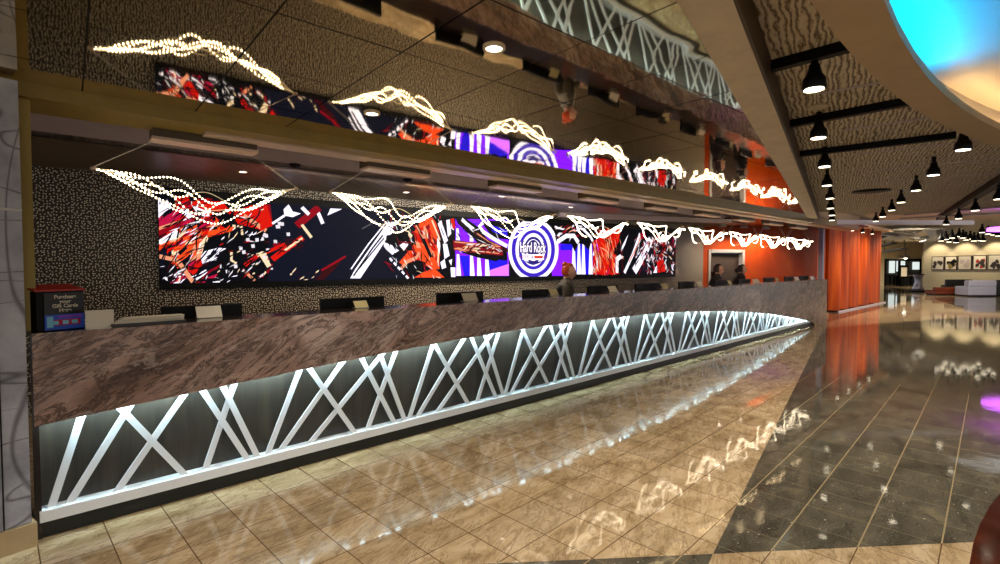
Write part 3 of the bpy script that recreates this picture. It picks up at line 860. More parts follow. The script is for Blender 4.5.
# concentric rings of the roundel
def ell(cx_, cy_, rx, ry, n=40, a0=0, a1=2 * PI): return [(cx_ + rx * math.cos(a0 + (a1 - a0) * k / n), cy_ + ry * math.sin(a0 + (a1 - a0) * k / n)) for k in range(n + (a1 - a0 < 6.2))]
px('k', [(690, 120), (815, 120), (815, 475), (690, 475)], O4, s4)
px('v', [(700, 270), (830, 280), (830, 475), (700, 475)], O4, s4)
cxr, cyr = 583, 312
for rx, ry, kk in ((158, 196, 'w'), (136, 172, 'q'), (112, 148, 'w'), (92, 124, 'q'), (74, 104, 'w')):
    px(kk, ell(cxr, cyr, rx, ry), O4, s4)
px('B', ell(cxr, cyr, 58, 82), O4, s4)
px('w', ell(cxr, cyr + 2, 47, 68), O4, s4)
px('B', ell(cxr, cyr - 4, 38, 58), O4, s4)
px('w', [(515, 340), (650, 340), (650, 375), (515, 375)], O4, s4)
px('B', [(528, 385), (640, 385), (610, 400), (583, 408), (560, 402)], O4, s4)
px('o', [(590, 350), (640, 350), (640, 366), (590, 366)], O4, s4)
# guitar head, purple stripes, red curtain on the right
O5, s5 = (560, 205), 6.638
px('b', [(0, 260), (215, 260), (215, 460), (0, 460)], O5, s5)
px('v', [(0, 300), (80, 300), (80, 460), (0, 460)], O5, s5)
for x in (88, 122, 152, 200): px('w', [(x - 5, 255), (x + 7, 255), (x + 16, 460), (x - 13, 460)], O5, s5)
px('k', [(-40, 150), (60, 130), (190, 150), (215, 210), (190, 300), (160, 270), (130, 240), (95, 310), (60, 230), (-30, 240)], O5, s5)
shards('WwRdp', (552, 226, 585, 238), 34, .2, .22, .05, rn)
stroke('w', [(-20, 245), (40, 205), (90, 205), (120, 250)], .09, O5, s5)
stroke('w', [(150, 160), (200, 210), (215, 240)], .06, O5, s5)
px('r', [(215, 250), (300, 160), (400, 170), (385, 250), (350, 300), (380, 460), (215, 460)], O5, s5)
shards('ropRmpr', (594, 232, 618, 272), 60, -1.2, .35, .08, rn)
shards('VmpW', (592, 245, 600, 272), 18, -1.3, .3, .06, rn)
px('k', [(400, 180), (520, 180), (430, 400), (390, 450), (370, 330), (350, 320), (385, 260)], O5, s5)
px('w', [(365, 350), (400, 325), (420, 345), (385, 370), (385, 450), (368, 450)], O5, s5)
px('w', [(400, 290), (450, 195), (430, 260), (405, 310)], O5, s5)
for q, w, kk in (([(425, 450), (480, 330), (530, 190)], .08, 'w'), ([(455, 380), (520, 250), (540, 195)], .04, 'p'), ([(490, 440), (560, 320), (600, 225)], .20, 'w'), ([(500, 350), (590, 225)], .03, 'w')):
    stroke(kk, q, w, O5, s5)
stroke('k', [(480, 400), (540, 300), (590, 230)], .03, O5, s5)
stroke('R', [(530, 210), (565, 195)], .15, O5, s5)
px('n', [(520, 450), (600, 300), (640, 300), (600, 450)], O5, s5)
shards('WWwmRdRky', (644, 238, 676, 273), 120, -.9, .17, .05, rn)
px('r', [(640, 380), (680, 350), (700, 440), (645, 450)], O5, s5)
px('w', [(615, 450), (640, 400), (640, 450)], O5, s5)
shards('kkknk', (160, 198, 262, 284), 190, .75, .26, .022, rn)
shards('WwWyr', (162, 200, 262, 282), 90, .75, .10, .016, rn)
shards('kkR', (384, 206, 442, 282), 80, -1.0, .20, .025, rn)
shards('WWy', (384, 212, 442, 282), 40, -1.0, .12, .018, rn)
shards('kkdW', (455, 208, 502, 252), 60, -.5, .20, .02, rn)
shards('kRdkp', (592, 230, 622, 273), 70, -1.25, .3, .03, rn)
shards('kkkWRr', (634, 236, 676, 273), 150, 1.0, .22, .035, rn)
art.build('display_image', pm, scr)
# lettering of the roundel
def text(body, s, z, size, mat, parent, sx=1.0, y=SCR_T - .03, name='lettering', bold=0.0, align='CENTER', ext=.002):
    cu = bpy.data.curves.new(name, 'FONT'); cu.body = body; cu.size = size; cu.align_x = align; cu.align_y = 'CENTER'
    cu.extrude = ext; cu.offset = bold
    to = bpy.data.objects.new(name, cu); COL.objects.link(to)
    dg = bpy.context.evaluated_depsgraph_get(); me = bpy.data.meshes.new_from_object(to.evaluated_get(dg))
    bpy.data.objects.remove(to)
    me.transform(Matrix.Translation((s, y, z)) @ Matrix.Rotation(PI / 2, 4, 'X') @ Matrix.Diagonal((sx, 1, 1, 1)))
    me.materials.clear(); me.materials.append(mat)
    o = bpy.data.objects.new(name, me); COL.objects.link(o); o.parent = parent
    return o
cs, cz = WALL.hit(440 + 580 / s4, 200 + 300 / s4, SCR_T)
lw = WALL.hit(440 + 665 / s4, 255, SCR_T)[0] - WALL.hit(440 + 490 / s4, 255, SCR_T)[0]
M_txo = simple('dark red letter outline', '#000000', .6, emit='#30101c', es=1.0)
tx = text('Hard Rock', cs, cz, .27, M_txo, scr, 1, SCR_T - .010, bold=.024, ext=.001)
sxx = lw / (max(v.co.x for v in tx.data.vertices) - min(v.co.x for v in tx.data.vertices))
for q in tx.data.vertices: q.co.x = cs + (q.co.x - cs) * sxx
tx2 = text('Hard Rock', cs, cz, .27, pm[keys.index('w')], scr, 1, SCR_T - .013, bold=.004, ext=.001)
for q in tx2.data.vertices: q.co.x = cs + (q.co.x - cs) * sxx * .97
ca, cb = WALL.hit(440 + 583 / s4, 200 + 358 / s4, SCR_T)
tx3 = text('HOTEL & CASINO', ca, cb, .075, pm[keys.index('R')], scr, 1.25, SCR_T - .012, ext=.001)

# light that the screen throws into the room comes from its own emission

# ------------------------------------------------------------------ pendants
def seg_u(u):   # position along the pendant line for an image column
    return PEND.hit(u, 265)[0]
pend_u = [(93, 299), (330, 453), (469, 556), (566, 628), (636, 683), (687.5, 724), (728, 757), (758.5, 784.5), (786, 808)]
def make_pendant(L, br=.0078, ns=6):
    t = thing('led_pendant', 'x', 'pendant light')
    MB().box(-.40, .40, -.08, .10, .262, .70).build('canopy', M_canside, t)
    MB().box(-.41, .41, -.09, .07, .240, .262).build('canopy_plate', M_canopy, t, bevel=.003)
    for sx in (-1, 1):
        for dy in (-.02, .02):
            MB().tube([(sx * .39, dy, .236), (sx * L / 2 * .985, dy * .5, .01)], .0022, 5).build('suspension_cable', M_wire, t)
    for sx in (-1, 1):
        MB().tube([(sx * L / 2 * .955, 0, 0.012), (sx * L / 2 * 1.0, 0, 0.0)], .012, 8).build('end_clamp', M_canopy, t)
    rnd = random.Random(11)
    n = 56
    for k in range(ns):
        ph = rnd.uniform(0, 2 * PI); am = rnd.uniform(.03, .075); fr = rnd.choice((2, 2.5, 3)); side = (k - 2.5) / 2.5
        drop = .13 + .030 * k; ph2 = rnd.uniform(0, 6)
        def pos(x):
            e = math.sin(PI * x); e2 = e ** .8
            xx = (x - .5) * L * .97
            # descends steeply on the left, lowest right of centre, then rises
            sag = -drop * (math.sin(PI * x ** 1.15)) ** 1.35
            z = sag + am * e2 * math.sin(2 * PI * fr * x + ph) * (.45 + .55 * e)
            y = side * .20 * e2 * (1 - .3 * math.cos(4 * PI * x)) + .05 * e * math.sin(2 * PI * 1.5 * x + ph2)
            return Vector((xx, y, z))
        pts = [pos(i / (n - 1)) for i in range(n)]
        st = MB().tube(pts, .0030, 5).build('led_strand', M_strand, t, True)
        lo = rnd.uniform(0, .10); hi = rnd.uniform(.86, 1.0); b = MB(); nb = 50
        for i in range(nb):
            x = lo + (hi - lo) * (i + .5) / nb
            if k % 3 == 1 and .42 < x < .60: continue
            b.sph(pos(x), br, 6, 4)
        bd = b.build('led_bead_row', M_bead, st, True)
        bd['kind'] = 'stuff'
    return t
pp0 = make_pendant(1.60, .0066); pp1 = make_pendant(1.60, .0088, 5)
for i, (ua, ub) in enumerate(pend_u):
    a, b = seg_u(ua), seg_u(ub); c = (a + b) / 2
    lb = '%s warm glowing twisted LED pendant from the left, hung over the counter' % ORD[i]
    q = PEND.P(c, 0, 2.25)
    o = (pp0, None, None, pp1)[i] if i in (0, 3) else dup(pp0 if i < 3 else pp1, q, PEND.ang)
    o.location = q; o.rotation_euler = (0, 0, PEND.ang); o.scale.x = (b - a) / 1.60
    o['label'] = lb; o['group'] = 'twisted LED pendants over the counter'

# downlights
def downlight(u, v, z, label, power, r=.042, ring=M_cream, ang=110, plane=None):
    p = atz(u, v, z)
    t = thing('downlight', label, 'downlight', (p.x, p.y, z))
    MB().lathe([(r * 1.3, 0), (r * 1.3, -.008), (r, -.010), (r, 0)], 24).build('trim_ring', ring, t, True)
    MB().lathe([(r * .96, -.002), (r * .92, -.006)], 24).build('lamp_lens', M_lamp, t)
    if power: spot('lamp', (p.x, p.y, z - .03), power, ang)
    return p
downlight(494, 47.5, 2.65, 'bright recessed downlight in the mirror ceiling above the middle', 90)
downlight(372, 113, 2.65, 'small recessed downlight in the mirror ceiling above the screen', 60)
wl = [(243, 171.5, 'pale downlight in the brushed ceiling above the left end of the screen', 26), (406, 192, 'pale downlight in the brushed ceiling between the second canopy and the screen', 70),
      (502, 196, 'pale downlight in the brushed ceiling left of the roundel on the screen', 80), (571, 207, 'pale downlight in the brushed ceiling right of the roundel on the screen', 80)]
for u, v, lb, pw in wl: downlight(u, v, 2.65, lb, pw, .04, M_lilac)
for u, v, lb in ((295, 164, 'dark round eyeball fitting in the brushed ceiling after the first pendant'), (407.5, 179, 'dark round eyeball fitting beside the second pendant canopy')):
    p = atz(u, v, 2.65); o = MB().lathe([(.055, 0), (.06, -.008), (.045, -.03), (.01, -.04)], 20).build('eyeball_fitting', M_black, smooth=True); o.location = p
    tag(o, lb, 'ceiling fitting')
for i, (u, v) in enumerate(((722, 224), (744, 224.5), (766, 226))):
    p = aty(u, v, 12.9 + .42 * i); o = MB().lathe([(.10, 0), (.105, .01), (.10, .09), (.04, .1)], 20).build('ceiling_light', M_frame, smooth=True)
    o.location = p; tag(o, 'white drum ceiling light before the orange wall, %s from the left' % ORD[i], 'ceiling light', 'white drum lights')
    o.location.z = 2.59
    spot('lamp', (p.x, p.y, 2.55), 45 + 40 * i, 150, (1, .8, .6))

# ------------------------------------------------------------------ things on the counter
def on_desk(u, v, off): return DESK.hit(u, v, off)
mons = [(161, 242, 194, 219, 305, M_paper), (320, 384, 351, 364, 297.5, M_papy), (437, 483, 459, 473, 292, M_paper), (523, 561, 546, 554, 289, M_papy), (588, 617, 605, 613, 285.5, M_paper), (635.5, 664, 658, 664, 283, M_papy),
        (679, 694, 694, 699, 281.5, M_paper), (714.5, 728, 725, 728, 280, M_papy), (738, 750, 750, 756, 279, M_paper), (764, 774, 773, 775.5, 277.5, M_papy), (785, 793, 792, 796, 276.5, M_paper), (800, 808, 808, 812, 275.6, M_paper)]
where = ['leftmost on the counter, broad, with a white card', 'second from the left, with a small yellow card', 'third from the left, left of the roundel, with a white card', 'just left of the red-haired person, with a cream card', 'just right of the red-haired person, with a white card',
         'sixth from the left, under the right end of the screen', 'short one under the grey wall right of the screen', 'in front of the person left in the doorway', 'in front of the person right in the doorway', 'first of three before the orange wall', 'middle one of three before the orange wall', 'last one at the far end of the counter']
for i, (u0, u1, c0, c1, vt, cm) in enumerate(mons):
    off = .40
    a, z1 = on_desk(u0, vt, off); b, _ = on_desk(u1, vt, off); c, zc = on_desk((c0 + c1) / 2, vt, off - .03)
    _, z1 = on_desk((u0 + u1) / 2, vt, off)
    w = b - a; m = (a + b) / 2
    q = DESK.P(m, off, .96)
    t = thing('counter_monitor', 'low black monitor ' + where[i], 'monitor', q, DESK.ang, 'black monitors along the counter')
    hh = max(z1 - .96, .26)
    MB().box(-w / 2, w / 2, -.012, .022, .05, hh).build('monitor_housing', M_black, t, bevel=.006)
    MB().box(-w / 2 + .015, w / 2 - .015, .022, .025, .065, hh - .015).build('screen_glass', M_blackgl, t)
    MB().box(-.10, .10, -.07, .07, 0, .012).box(-.03, .03, -.008, .02, .012, .08).build('monitor_stand', M_black, t)
    # card
    ca_, _ = on_desk(c0, vt, .33); cb_, _ = on_desk(c1, vt, .33); cw = cb_ - ca_
    q = DESK.P((ca_ + cb_) / 2, .27, 1.211)
    k = thing('counter_card', 'small tilted card before the monitor ' + ['at the left end of the counter', 'second from the left', 'third from the left', 'left of the red-haired person', 'right of the red-haired person', 'under the right end of the screen', 'before the grey wall', 'of the person left in the doorway', 'of the person right in the doorway', 'first before the orange wall', 'second before the orange wall', 'at the far counter end'][i], 'card', q, DESK.ang, 'cards on the counter')
    ch = .085 if i != 1 else .065
    cw = max(cw, .07)
    MB().add([(-cw / 2, -.03, 0), (cw / 2, -.03, 0), (cw / 2, -.027, .0), (-cw / 2, -.027, 0), (-cw / 2, .02, ch), (cw / 2, .02, ch), (cw / 2, .023, ch), (-cw / 2, .023, ch)],
             [(0, 1, 5, 4), (2, 3, 7, 6), (4, 5, 6, 7), (0, 4, 7, 3), (1, 2, 6, 5), (0, 3, 2, 1)]).build('card_face', cm, k)
    MB().box(-cw / 2, cw / 2, -.034, .03, 0, .005).build('card_foot', M_wire, k)
# gift card box
bx = atz(60, 329.5, 1.212)
boxp = atz(63, 330, 1.212)
s_, _t = (Vector((boxp.x, boxp.y)) - DESK.A).dot(DESK.d), (Vector((boxp.x, boxp.y)) - DESK.A).dot(DESK.n)
q = DESK.P(s_ - .035, _t + .10, 1.211)
t = thing('gift_card_box', 'black display box with red lid and printed poster at the counter end', 'display box', q, DESK.ang + .36)
MB().box(-.12, .115, -.09, .09, 0, .235).build('box_body', M_black, t, bevel=.003)
MB().add([(-.13, -.10, .235), (.12, -.10, .235), (.12, .10, .262), (-.13, .10, .262), (-.13, -.10, .245), (.12, -.10, .245), (.12, .10, .272), (-.13, .10, .272)],
         [(0, 1, 5, 4), (1, 2, 6, 5), (2, 3, 7, 6), (3, 0, 4, 7), (4, 5, 6, 7), (3, 2, 1, 0)]).build('box_lid', M_redp, t)
M_pblue = simple('poster blue', '#2a55c8', .4); M_pviolet = simple('poster violet', '#8a3ac0', .4); M_pred = simple('poster red', '#b01440', .4); M_pblk = simple('poster black', '#101014', .4); M_pcy = simple('poster pale blue', '#7ac0e0', .4)
pst = MB().box(-.085, .112, -.096, -.091, .005, .225, 0).box(-.085, .112, -.0975, -.096, .005, .095, 1).box(-.04, .09, -.099, -.0975, .03, .065, 3).box(-.075, -.045, -.099, -.0975, .02, .085, 4).box(-.02, .10, -.0985, -.0975, .075, .088, 2)
pst = pst.build('poster', [M_pblk, M_pblue, M_pviolet, M_pred, M_pcy], t)
for j, (ln, zz) in enumerate((('Purchase', .200), ('your', .172), ('Gift Cards', .146), ('Here', .120))):
    text(ln, .015, zz, .030, M_paper, pst, 1, -.100, name='printed_text', bold=.0008, ext=.0005)
MB().box(-.045, -.02, -.101, -.0995, .036, .058).box(.0, .03, -.101, -.0995, .036, .058).box(.045, .075, -.101, -.0995, .036, .058).build('gift_card_picture', M_pcy, pst)
# small stand and papers
q = atz(93, 329, 1.212); q.z = 1.211
t = thing('sign_holder', 'upright pale card in a holder beside the gift card box', 'sign holder', q + Vector((.02, .03, 0)), DESK.ang + .1)
MB().box(-.07, .07, 0, .006, .0, .115).build('card_face', M_paper, t); MB().box(-.07, .07, -.03, .03, 0, .006).build('foot', M_wire, t)
q = atz(131, 327, 1.212); q.z = 1.2125
t = thing('pen_tray', 'long white tray of folded papers beside the upright card', 'tray', q + Vector((.03, .12, 0)), DESK.ang)
MB().box(-.20, .20, -.05, .05, .0, .022).build('tray_body', M_work, t, bevel=.004)
mbp = MB(); rr = random.Random(5)
for k in range(6):
    a = rr.uniform(-.06, .06); c, s_ = math.cos(a), math.sin(a); y = rr.uniform(-.01, .01); z = .022 + k * .006
    mbp.box(-.19 + .01 * k, .19, -.045, .045, z, z + .005, 0, lambda p: Vector((p.x * c - p.y * s_, p.x * s_ + p.y * c + y, p.z)))
mbp.build('folded_papers', M_paper, t)
for k, lb in ((0, 'crumpled white napkin ball left of the paper tray'), (1, 'white paper roll standing at the right end of the paper tray')):
    q = atz(101 if k == 0 else 160, 327 if k == 0 else 322.5, 1.212)
    m = MB().sph((0, 0, .026), .026, 10, 7)
    for vv in m.v: vv += Vector((rr.uniform(-.004, .004),) * 3)
    if k: m = MB().tube([(0, 0, 0), (0, 0, .05)], .014, 12)
    o = m.build('crumpled_napkin' if k == 0 else 'paper_roll', M_paper, smooth=(k == 0)); o.location = (q.x, q.y + .05, 1.2115); tag(o, lb, 'paper')

# ------------------------------------------------------------------ people
def skin_mesh(name, joints, edges, mat, parent, sub=1, root=0):
    me = bpy.data.meshes.new(name); me.from_pydata([j[:3] for j in joints], edges, []); me.update()
    o = bpy.data.objects.new(name, me); COL.objects.link(o)
    sk = o.modifiers.new('skin', 'SKIN'); sk.use_smooth_shade = True
    for i, j in enumerate(joints):
        sv = me.skin_vertices[0].data[i]; r = j[3]
        sv.radius = (r, r) if not isinstance(r, tuple) else r
        sv.use_root = (i == root)
    ss = o.modifiers.new('sub', 'SUBSURF'); ss.levels = sub; ss.render_levels = sub
    dg = bpy.context.evaluated_depsgraph_get()
    m2 = bpy.data.meshes.new_from_object(o.evaluated_get(dg)); bpy.data.objects.remove(o)
    m2.materials.clear(); m2.materials.append(mat)
    m2.polygons.foreach_set('use_smooth', [True] * len(m2.polygons))
    o = bpy.data.objects.new(name, m2); COL.objects.link(o); o.parent = parent
    return o
def head_mesh(name, parent, mat, c):
    """head with brow, nose, jaw, ears; faces +x"""
    m = MB().sph((0, 0, 0), 1, 24, 16)
    for v in m.v:
        x, y, z = v
        X = x * .098; Y = y * .074; Z = z * .118
        if z < 0: Y *= 1 - .32 * (-z) ** 1.4; X *= (1 - .12 * (-z)) if x > 0 else (1 - .45 * (-z))
        if x > .75:
            k = max(0, 1 - abs(y) / .22)
            nz = max(0, 1 - abs(z + .18) / .28); X += .022 * k * nz * (1.2 if z < -.1 else .6)
            ez = max(0, 1 - abs(z - .06) / .14); X -= .006 * ez * max(0, 1 - abs(abs(y) - .38) / .25)
        v.x, v.y, v.z = X, Y, Z
    for sy in (-1, 1): m.sph((-.005, sy * .074, -.01), .03, 8, 6, 0, (.6, .3, 1))
    for v in m.v: v += Vector(c)
    return m.build(name, mat, parent, True)
def person(name, pos, face, label, jacket, hair, hm, bun, lean=.05, glasses=False):
    t = thing(name, label, 'person', (pos[0], pos[1], 0), face)
    # x is forward
    J = []; Eg = []
    def j(x, y, z, r, link=None):
        J.append((x, y, z, r)); i = len(J) - 1
        if link is not None: Eg.append((link, i))
        return i
    pel = j(0, 0, .90, (.12, .15)); wa = j(.01, 0, 1.04, (.10, .125), pel); ch = j(lean * .5, 0, 1.22, (.10, .135), wa); sh = j(lean * .8, 0, 1.32, (.066, .095), ch)
    nk = j(lean, 0, 1.40, (.048, .048), sh); hd = j(lean + .02, 0, 1.47, (.05, .05), nk)
    for sy in (-1, 1):
        hp = j(0, sy * .09, .84, .085, pel); kn = j(.02, sy * .10, .46, .055, hp); an = j(-.01, sy * .10, .09, .036, kn); to = j(.13, sy * .115, .035, (.028, .04), an)
        s1_ = j(lean * .8, sy * .162, 1.30, .042, sh); el = j(lean + .03, sy * .215, 1.06, .040, s1_)
        wr = j(lean + .23, sy * .15, 1.02, .027, el); pa = j(lean + .29, sy * .14, 1.015, (.015, .036), wr)
        for k, (dy, ln) in enumerate(((-.026, .060), (-.009, .072), (.009, .068), (.025, .052))):
            f1 = j(lean + .325, sy * .14 + dy, 1.015, .0085, pa); f2 = j(lean + .325 + ln * .55, sy * .14 + dy * 1.15, 1.006, .0078, f1); j(lean + .325 + ln, sy * .14 + dy * 1.15, .988, .0065, f2)
        th = j(lean + .27, sy * .14 - sy * .035, 1.01, .010, pa); j(lean + .31, sy * .14 - sy * .055, 1.0, .008, th)
    body = skin_mesh('body', J, Eg, M_skin, t, 1, 0)
    hc = (lean + .035, 0, 1.50)
    # head joined to the body mesh
    hdm = head_mesh('head', t, M_skin, hc)
    bm = bmesh.new(); bm.from_mesh(body.data); bm.from_mesh(hdm.data); bm.to_mesh(body.data); bm.free(); bpy.data.objects.remove(hdm)
    body.data.polygons.foreach_set('use_smooth', [True] * len(body.data.polygons))
    # clothing
    CJ = []; CE = []
    def cj(x, y, z, r, link=None):
        CJ.append((x, y, z, r)); i = len(CJ) - 1
        if link is not None: CE.append((link, i))
        return i
    a0 = cj(0, 0, .80, (.135, .175)); a1 = cj(.01, 0, 1.04, (.118, .15), a0); a2 = cj(lean * .5, 0, 1.22, (.128, .17), a1); a3 = cj(lean * .8, 0, 1.345, (.105, .135), a2); a4 = cj(lean * .9, 0, 1.40, (.070, .070), a3); a5 = cj(lean * .9 - .01, 0, 1.425, (.062, .062), a4)
    for sy in (-1, 1):
        b1 = cj(lean * .8, sy * .175, 1.32, .066, a3); b2 = cj(lean + .03, sy * .222, 1.06, .052, b1); cj(lean + .205, sy * .155, 1.022, .040, b2)
    skin_mesh('jacket', CJ, CE, jacket, t, 1, 0)
    TJ = [(0, 0, .90, (.13, .165))]; TE = []
    for sy in (-1, 1):
        i = len(TJ); TJ += [(0, sy * .092, .82, .10), (.02, sy * .10, .46, .072), (-.005, sy * .10, .10, .062)]; TE += [(0, i), (i, i + 1), (i + 1, i + 2)]
    skin_mesh('trousers', TJ, TE, M_suit, t, 1, 0)
    for sy in (-1, 1): MB().sph((.045, sy * .107, .035), .05, 12, 8, 0, (2.3, .95, .68)).build('shoe', M_kick, t, True)
    MB().add([(lean + .070, -.042, 1.41), (lean + .070, .042, 1.41), (lean + .135, .0, 1.22), (lean + .03, 0, 1.42)], [(0, 2, 1), (0, 1, 3), (0, 3, 2), (1, 2, 3)]).build('shirt_front', M_shirt, t)
    # hair: cap around skull open at the face
    h = MB().sph((0, 0, 0), 1, 24, 16); hv = []
    for v in h.v:
        x, y, z = v; d = 1.0
        fx = x * .106; fy = y * .085; fzz = z * .13
        if x > .1 and z < .62: fx = min(fx, .008); fy *= .95
        if z < -.45: fx *= .8; fzz = -.06
        n_ = 1 + .03 * math.sin(14 * y + 9 * z) * math.cos(7 * x)
        v.x, v.y, v.z = hc[0] + fx * n_ - .008, fy * n_, hc[2] + fzz * n_ + .010
    hair_o = h.build('hair', hm, t, True)
    if bun == 'bun':
        MB().sph((hc[0] - .06, 0, hc[2] + .11), .048, 14, 10).build('hair_bun', hm, t, True)
    elif bun == 'low':
        MB().sph((hc[0] - .11, 0, hc[2] - .01), .055, 14, 10, 0, (1, 1, 1.1)).build('hair_bun', hm, t, True)
    else:
        MB().tube([(hc[0] - .07, 0, hc[2] + .04), (hc[0] - .115, 0, hc[2] - .05), (hc[0] - .11, .0, hc[2] - .16), (hc[0] - .10, 0, hc[2] - .24)], .05, 12, rf=lambda q: .062 * (1 - .6 * q)).build('hair_length', hm, t, True)
    e = MB()
    for sy in (-1, 1): e.sph((hc[0] + .090, sy * .030, hc[2] + .006), .012, 8, 6, 0, (.7, 1.35, .7)); e.tube([(hc[0] + .099, sy * .012, hc[2] + .026), (hc[0] + .099, sy * .032, hc[2] + .031), (hc[0] + .088, sy * .05, hc[2] + .026)], .0035, 5)
    e.build('eyes', M_eye, t, True)
    MB().sph((hc[0] + .090, 0, hc[2] - .062), .022, 10, 6, 0, (.4, 1.2, .35)).build('mouth', M_lip, t, True)
    if glasses:
        g_ = MB()
        for sy in (-1, 1):
            g_.tube([(hc[0] + .105, sy * .032 + .022 * math.cos(a), hc[2] + .003 + .017 * math.sin(a)) for a in [k * 2 * PI / 14 for k in range(15)]], .002, 5)
            g_.tube([(hc[0] + .105, sy * .055, hc[2] + .006), (hc[0], sy * .08, hc[2] + .01)], .002, 5)
        g_.build('glasses', M_black, t)
    return t
p1 = aty(562.5, 280, 7.35); person('person', p1, -.15, 'person with copper red hair in grey jacket standing behind the counter, facing right', M_suit2, 'a', M_hair1, 'bun', .06)
p2 = aty(714.5, 280, 11.0); person('person', p2, -.25, 'person with dark auburn hair and glasses, left in front of the dark doorway', M_suit, 'a', M_hair2, 'long', .05, True)
p3 = aty(737.5, 280, 11.95); person('person', p3, -.15, 'person with dark hair tied back, right in front of the dark doorway', M_suit, 'a', M_hair3, 'low', .06)

# ------------------------------------------------------------------ far lobby
Yw = 40.0
fa, fb = aty(884, 285, Yw), aty(922.5, 285, Yw); L0 = aty(870, 285, Yw)
topz = 2.12
struct(MB().box(L0.x - 2, fa.x, Yw, Yw + .2, 0, 3.4).box(fb.x, fb.x + 3, Yw, Yw + .2, 0, 3.4).box(fa.x, fb.x, Yw, Yw + .2, topz, 3.4).build('wall_far', M_farwall))
struct(MB().box(fa.x, fa.x + .12, Yw - .05, Yw + .2, 0, topz).box(fb.x - .12, fb.x, Yw - .05, Yw + .2, 0, topz).box(fa.x + .12, fb.x - .12, Yw - .05, Yw + .2, topz - .16, topz).box(fa.x + 1.15, fa.x + 1.27, Yw - .03, Yw + .1, 0, topz - .16).build('door_2', M_black))
# picture wall
Wp = Plane(fz(922.5, 291), fz(1000, 294.2))
Lp = 9.0
def onw(o, pl): o.location = (pl.A.x, pl.A.y, 0); o.rotation_euler = (0, 0, pl.ang); return o
struct(onw(MB().box(0, Lp, 0, .2, 0, 3.4).build('wall_pictures', M_farwall), Wp))
struct(MB().prism([(Wp.A.x, Wp.A.y + .1), (Wp.A.x + .2, Wp.A.y + .1), (fb.x + .3, Yw), (fb.x + .1, Yw)], 0, 3.4).build('wall_return', M_farwall))
struct(MB().prism([(8.5, 12.9), (40, 12.9), (45, 20), (45, 44), (24, 44), (10, 18)], 3.4, 3.45).build('ceiling', M_farceil))
# room behind the doorway
struct(MB().box(fa.x - 1, fb.x + 5, Yw + 4, Yw + 4.2, 0, 3.0).box(fa.x - 1.2, fa.x - 1, Yw + .2, Yw + 4.2, 0, 3.0).box(fb.x + 5, fb.x + 5.2, Yw + .2, Yw + 4.2, 0, 3.0).build('wall_shop', M_grey))
for i, (u0, u1, v0, v1) in enumerate(((889.5, 895, 259.5, 273), (897, 905, 261, 271.5), (913, 920, 262, 269.5))):
    a, b = aty(u0, v1, Yw + 3.9), aty(u1, v0, Yw + 3.9)
    struct(MB().box(a.x, b.x, Yw + 3.88, Yw + 3.98, a.z, b.z).build('window_%d' % (i + 1), M_glasslit))
# framed notice on a stand in the doorway
a = aty(903.5, 280, 38.5)
t = thing('notice_stand', 'black framed white notice on a stand inside the far doorway', 'sign', (a.x, a.y, 0))
MB().box(-.33, .33, -.03, .03, .62, 1.62).build('frame', M_black, t); MB().box(-.22, .22, -.04, -.03, .76, 1.44).build('notice', M_paper, t)
MB().box(-.05, .05, -.02, .02, .03, .62).build('post', M_black, t); MB().box(-.3, .3, -.2, .2, 0, .03).build('base', M_black, t)
a = aty(903, 285, 39.3)
for i, (u, w) in enumerate(((892, .5), (907, .65))):
    a = aty(u, 285, 41.5)
    t = thing('shop_table', ['dark low table left of the framed notice', 'pale draped table behind the framed notice'][i], 'table', (a.x, a.y, 0))
    MB().box(-w, w, -.4, .4, .72, .80).build('table_top', [M_black, M_paper][i], t)
    for sx in (-1, 1):
        for sy in (-1, 1): MB().box(sx * (w - .06) - .04, sx * (w - .06) + .04, sy * .34 - .04, sy * .34 + .04, 0, .72).build('leg', M_black, t)
# hourglass urn
a = atz(918, 291.5, 0)
t = thing('litter_urn', 'tall waisted metal urn bin by the corner of the far doorway', 'bin', (a.x, a.y, 0))
MB().lathe([(.34, .06), (.24, .3), (.17, .62), (.20, .85), (.27, 1.02), (.27, 1.03)], 24).build('urn_body', M_pole, t, True)
MB().lathe([(.40, 0), (.42, .03), (.34, .06)], 24).build('foot', M_black, t, True); MB().lathe([(.29, 1.03), (.29, 1.07), (.18, 1.09)], 24).build('rim', M_black, t, True)
# bells over the doorway
a = aty(905.5, 257.5, 39.6)
t = thing('bell_lamp', 'white bell shaped lamp above the far doorway', 'lamp', a)
MB().lathe([(.36, -.05), (.28, .10), (.10, .24), (.05, .3)], 20, cap=False).build('lamp_shade', M_frame, t, True); MB().sph((0, 0, -.02), .12, 10, 8).build('bulb', M_lamp, t, True); MB().tube([(0, 0, .3), (0, 0, 1.2)], .02, 6).build('cord', M_black, t)
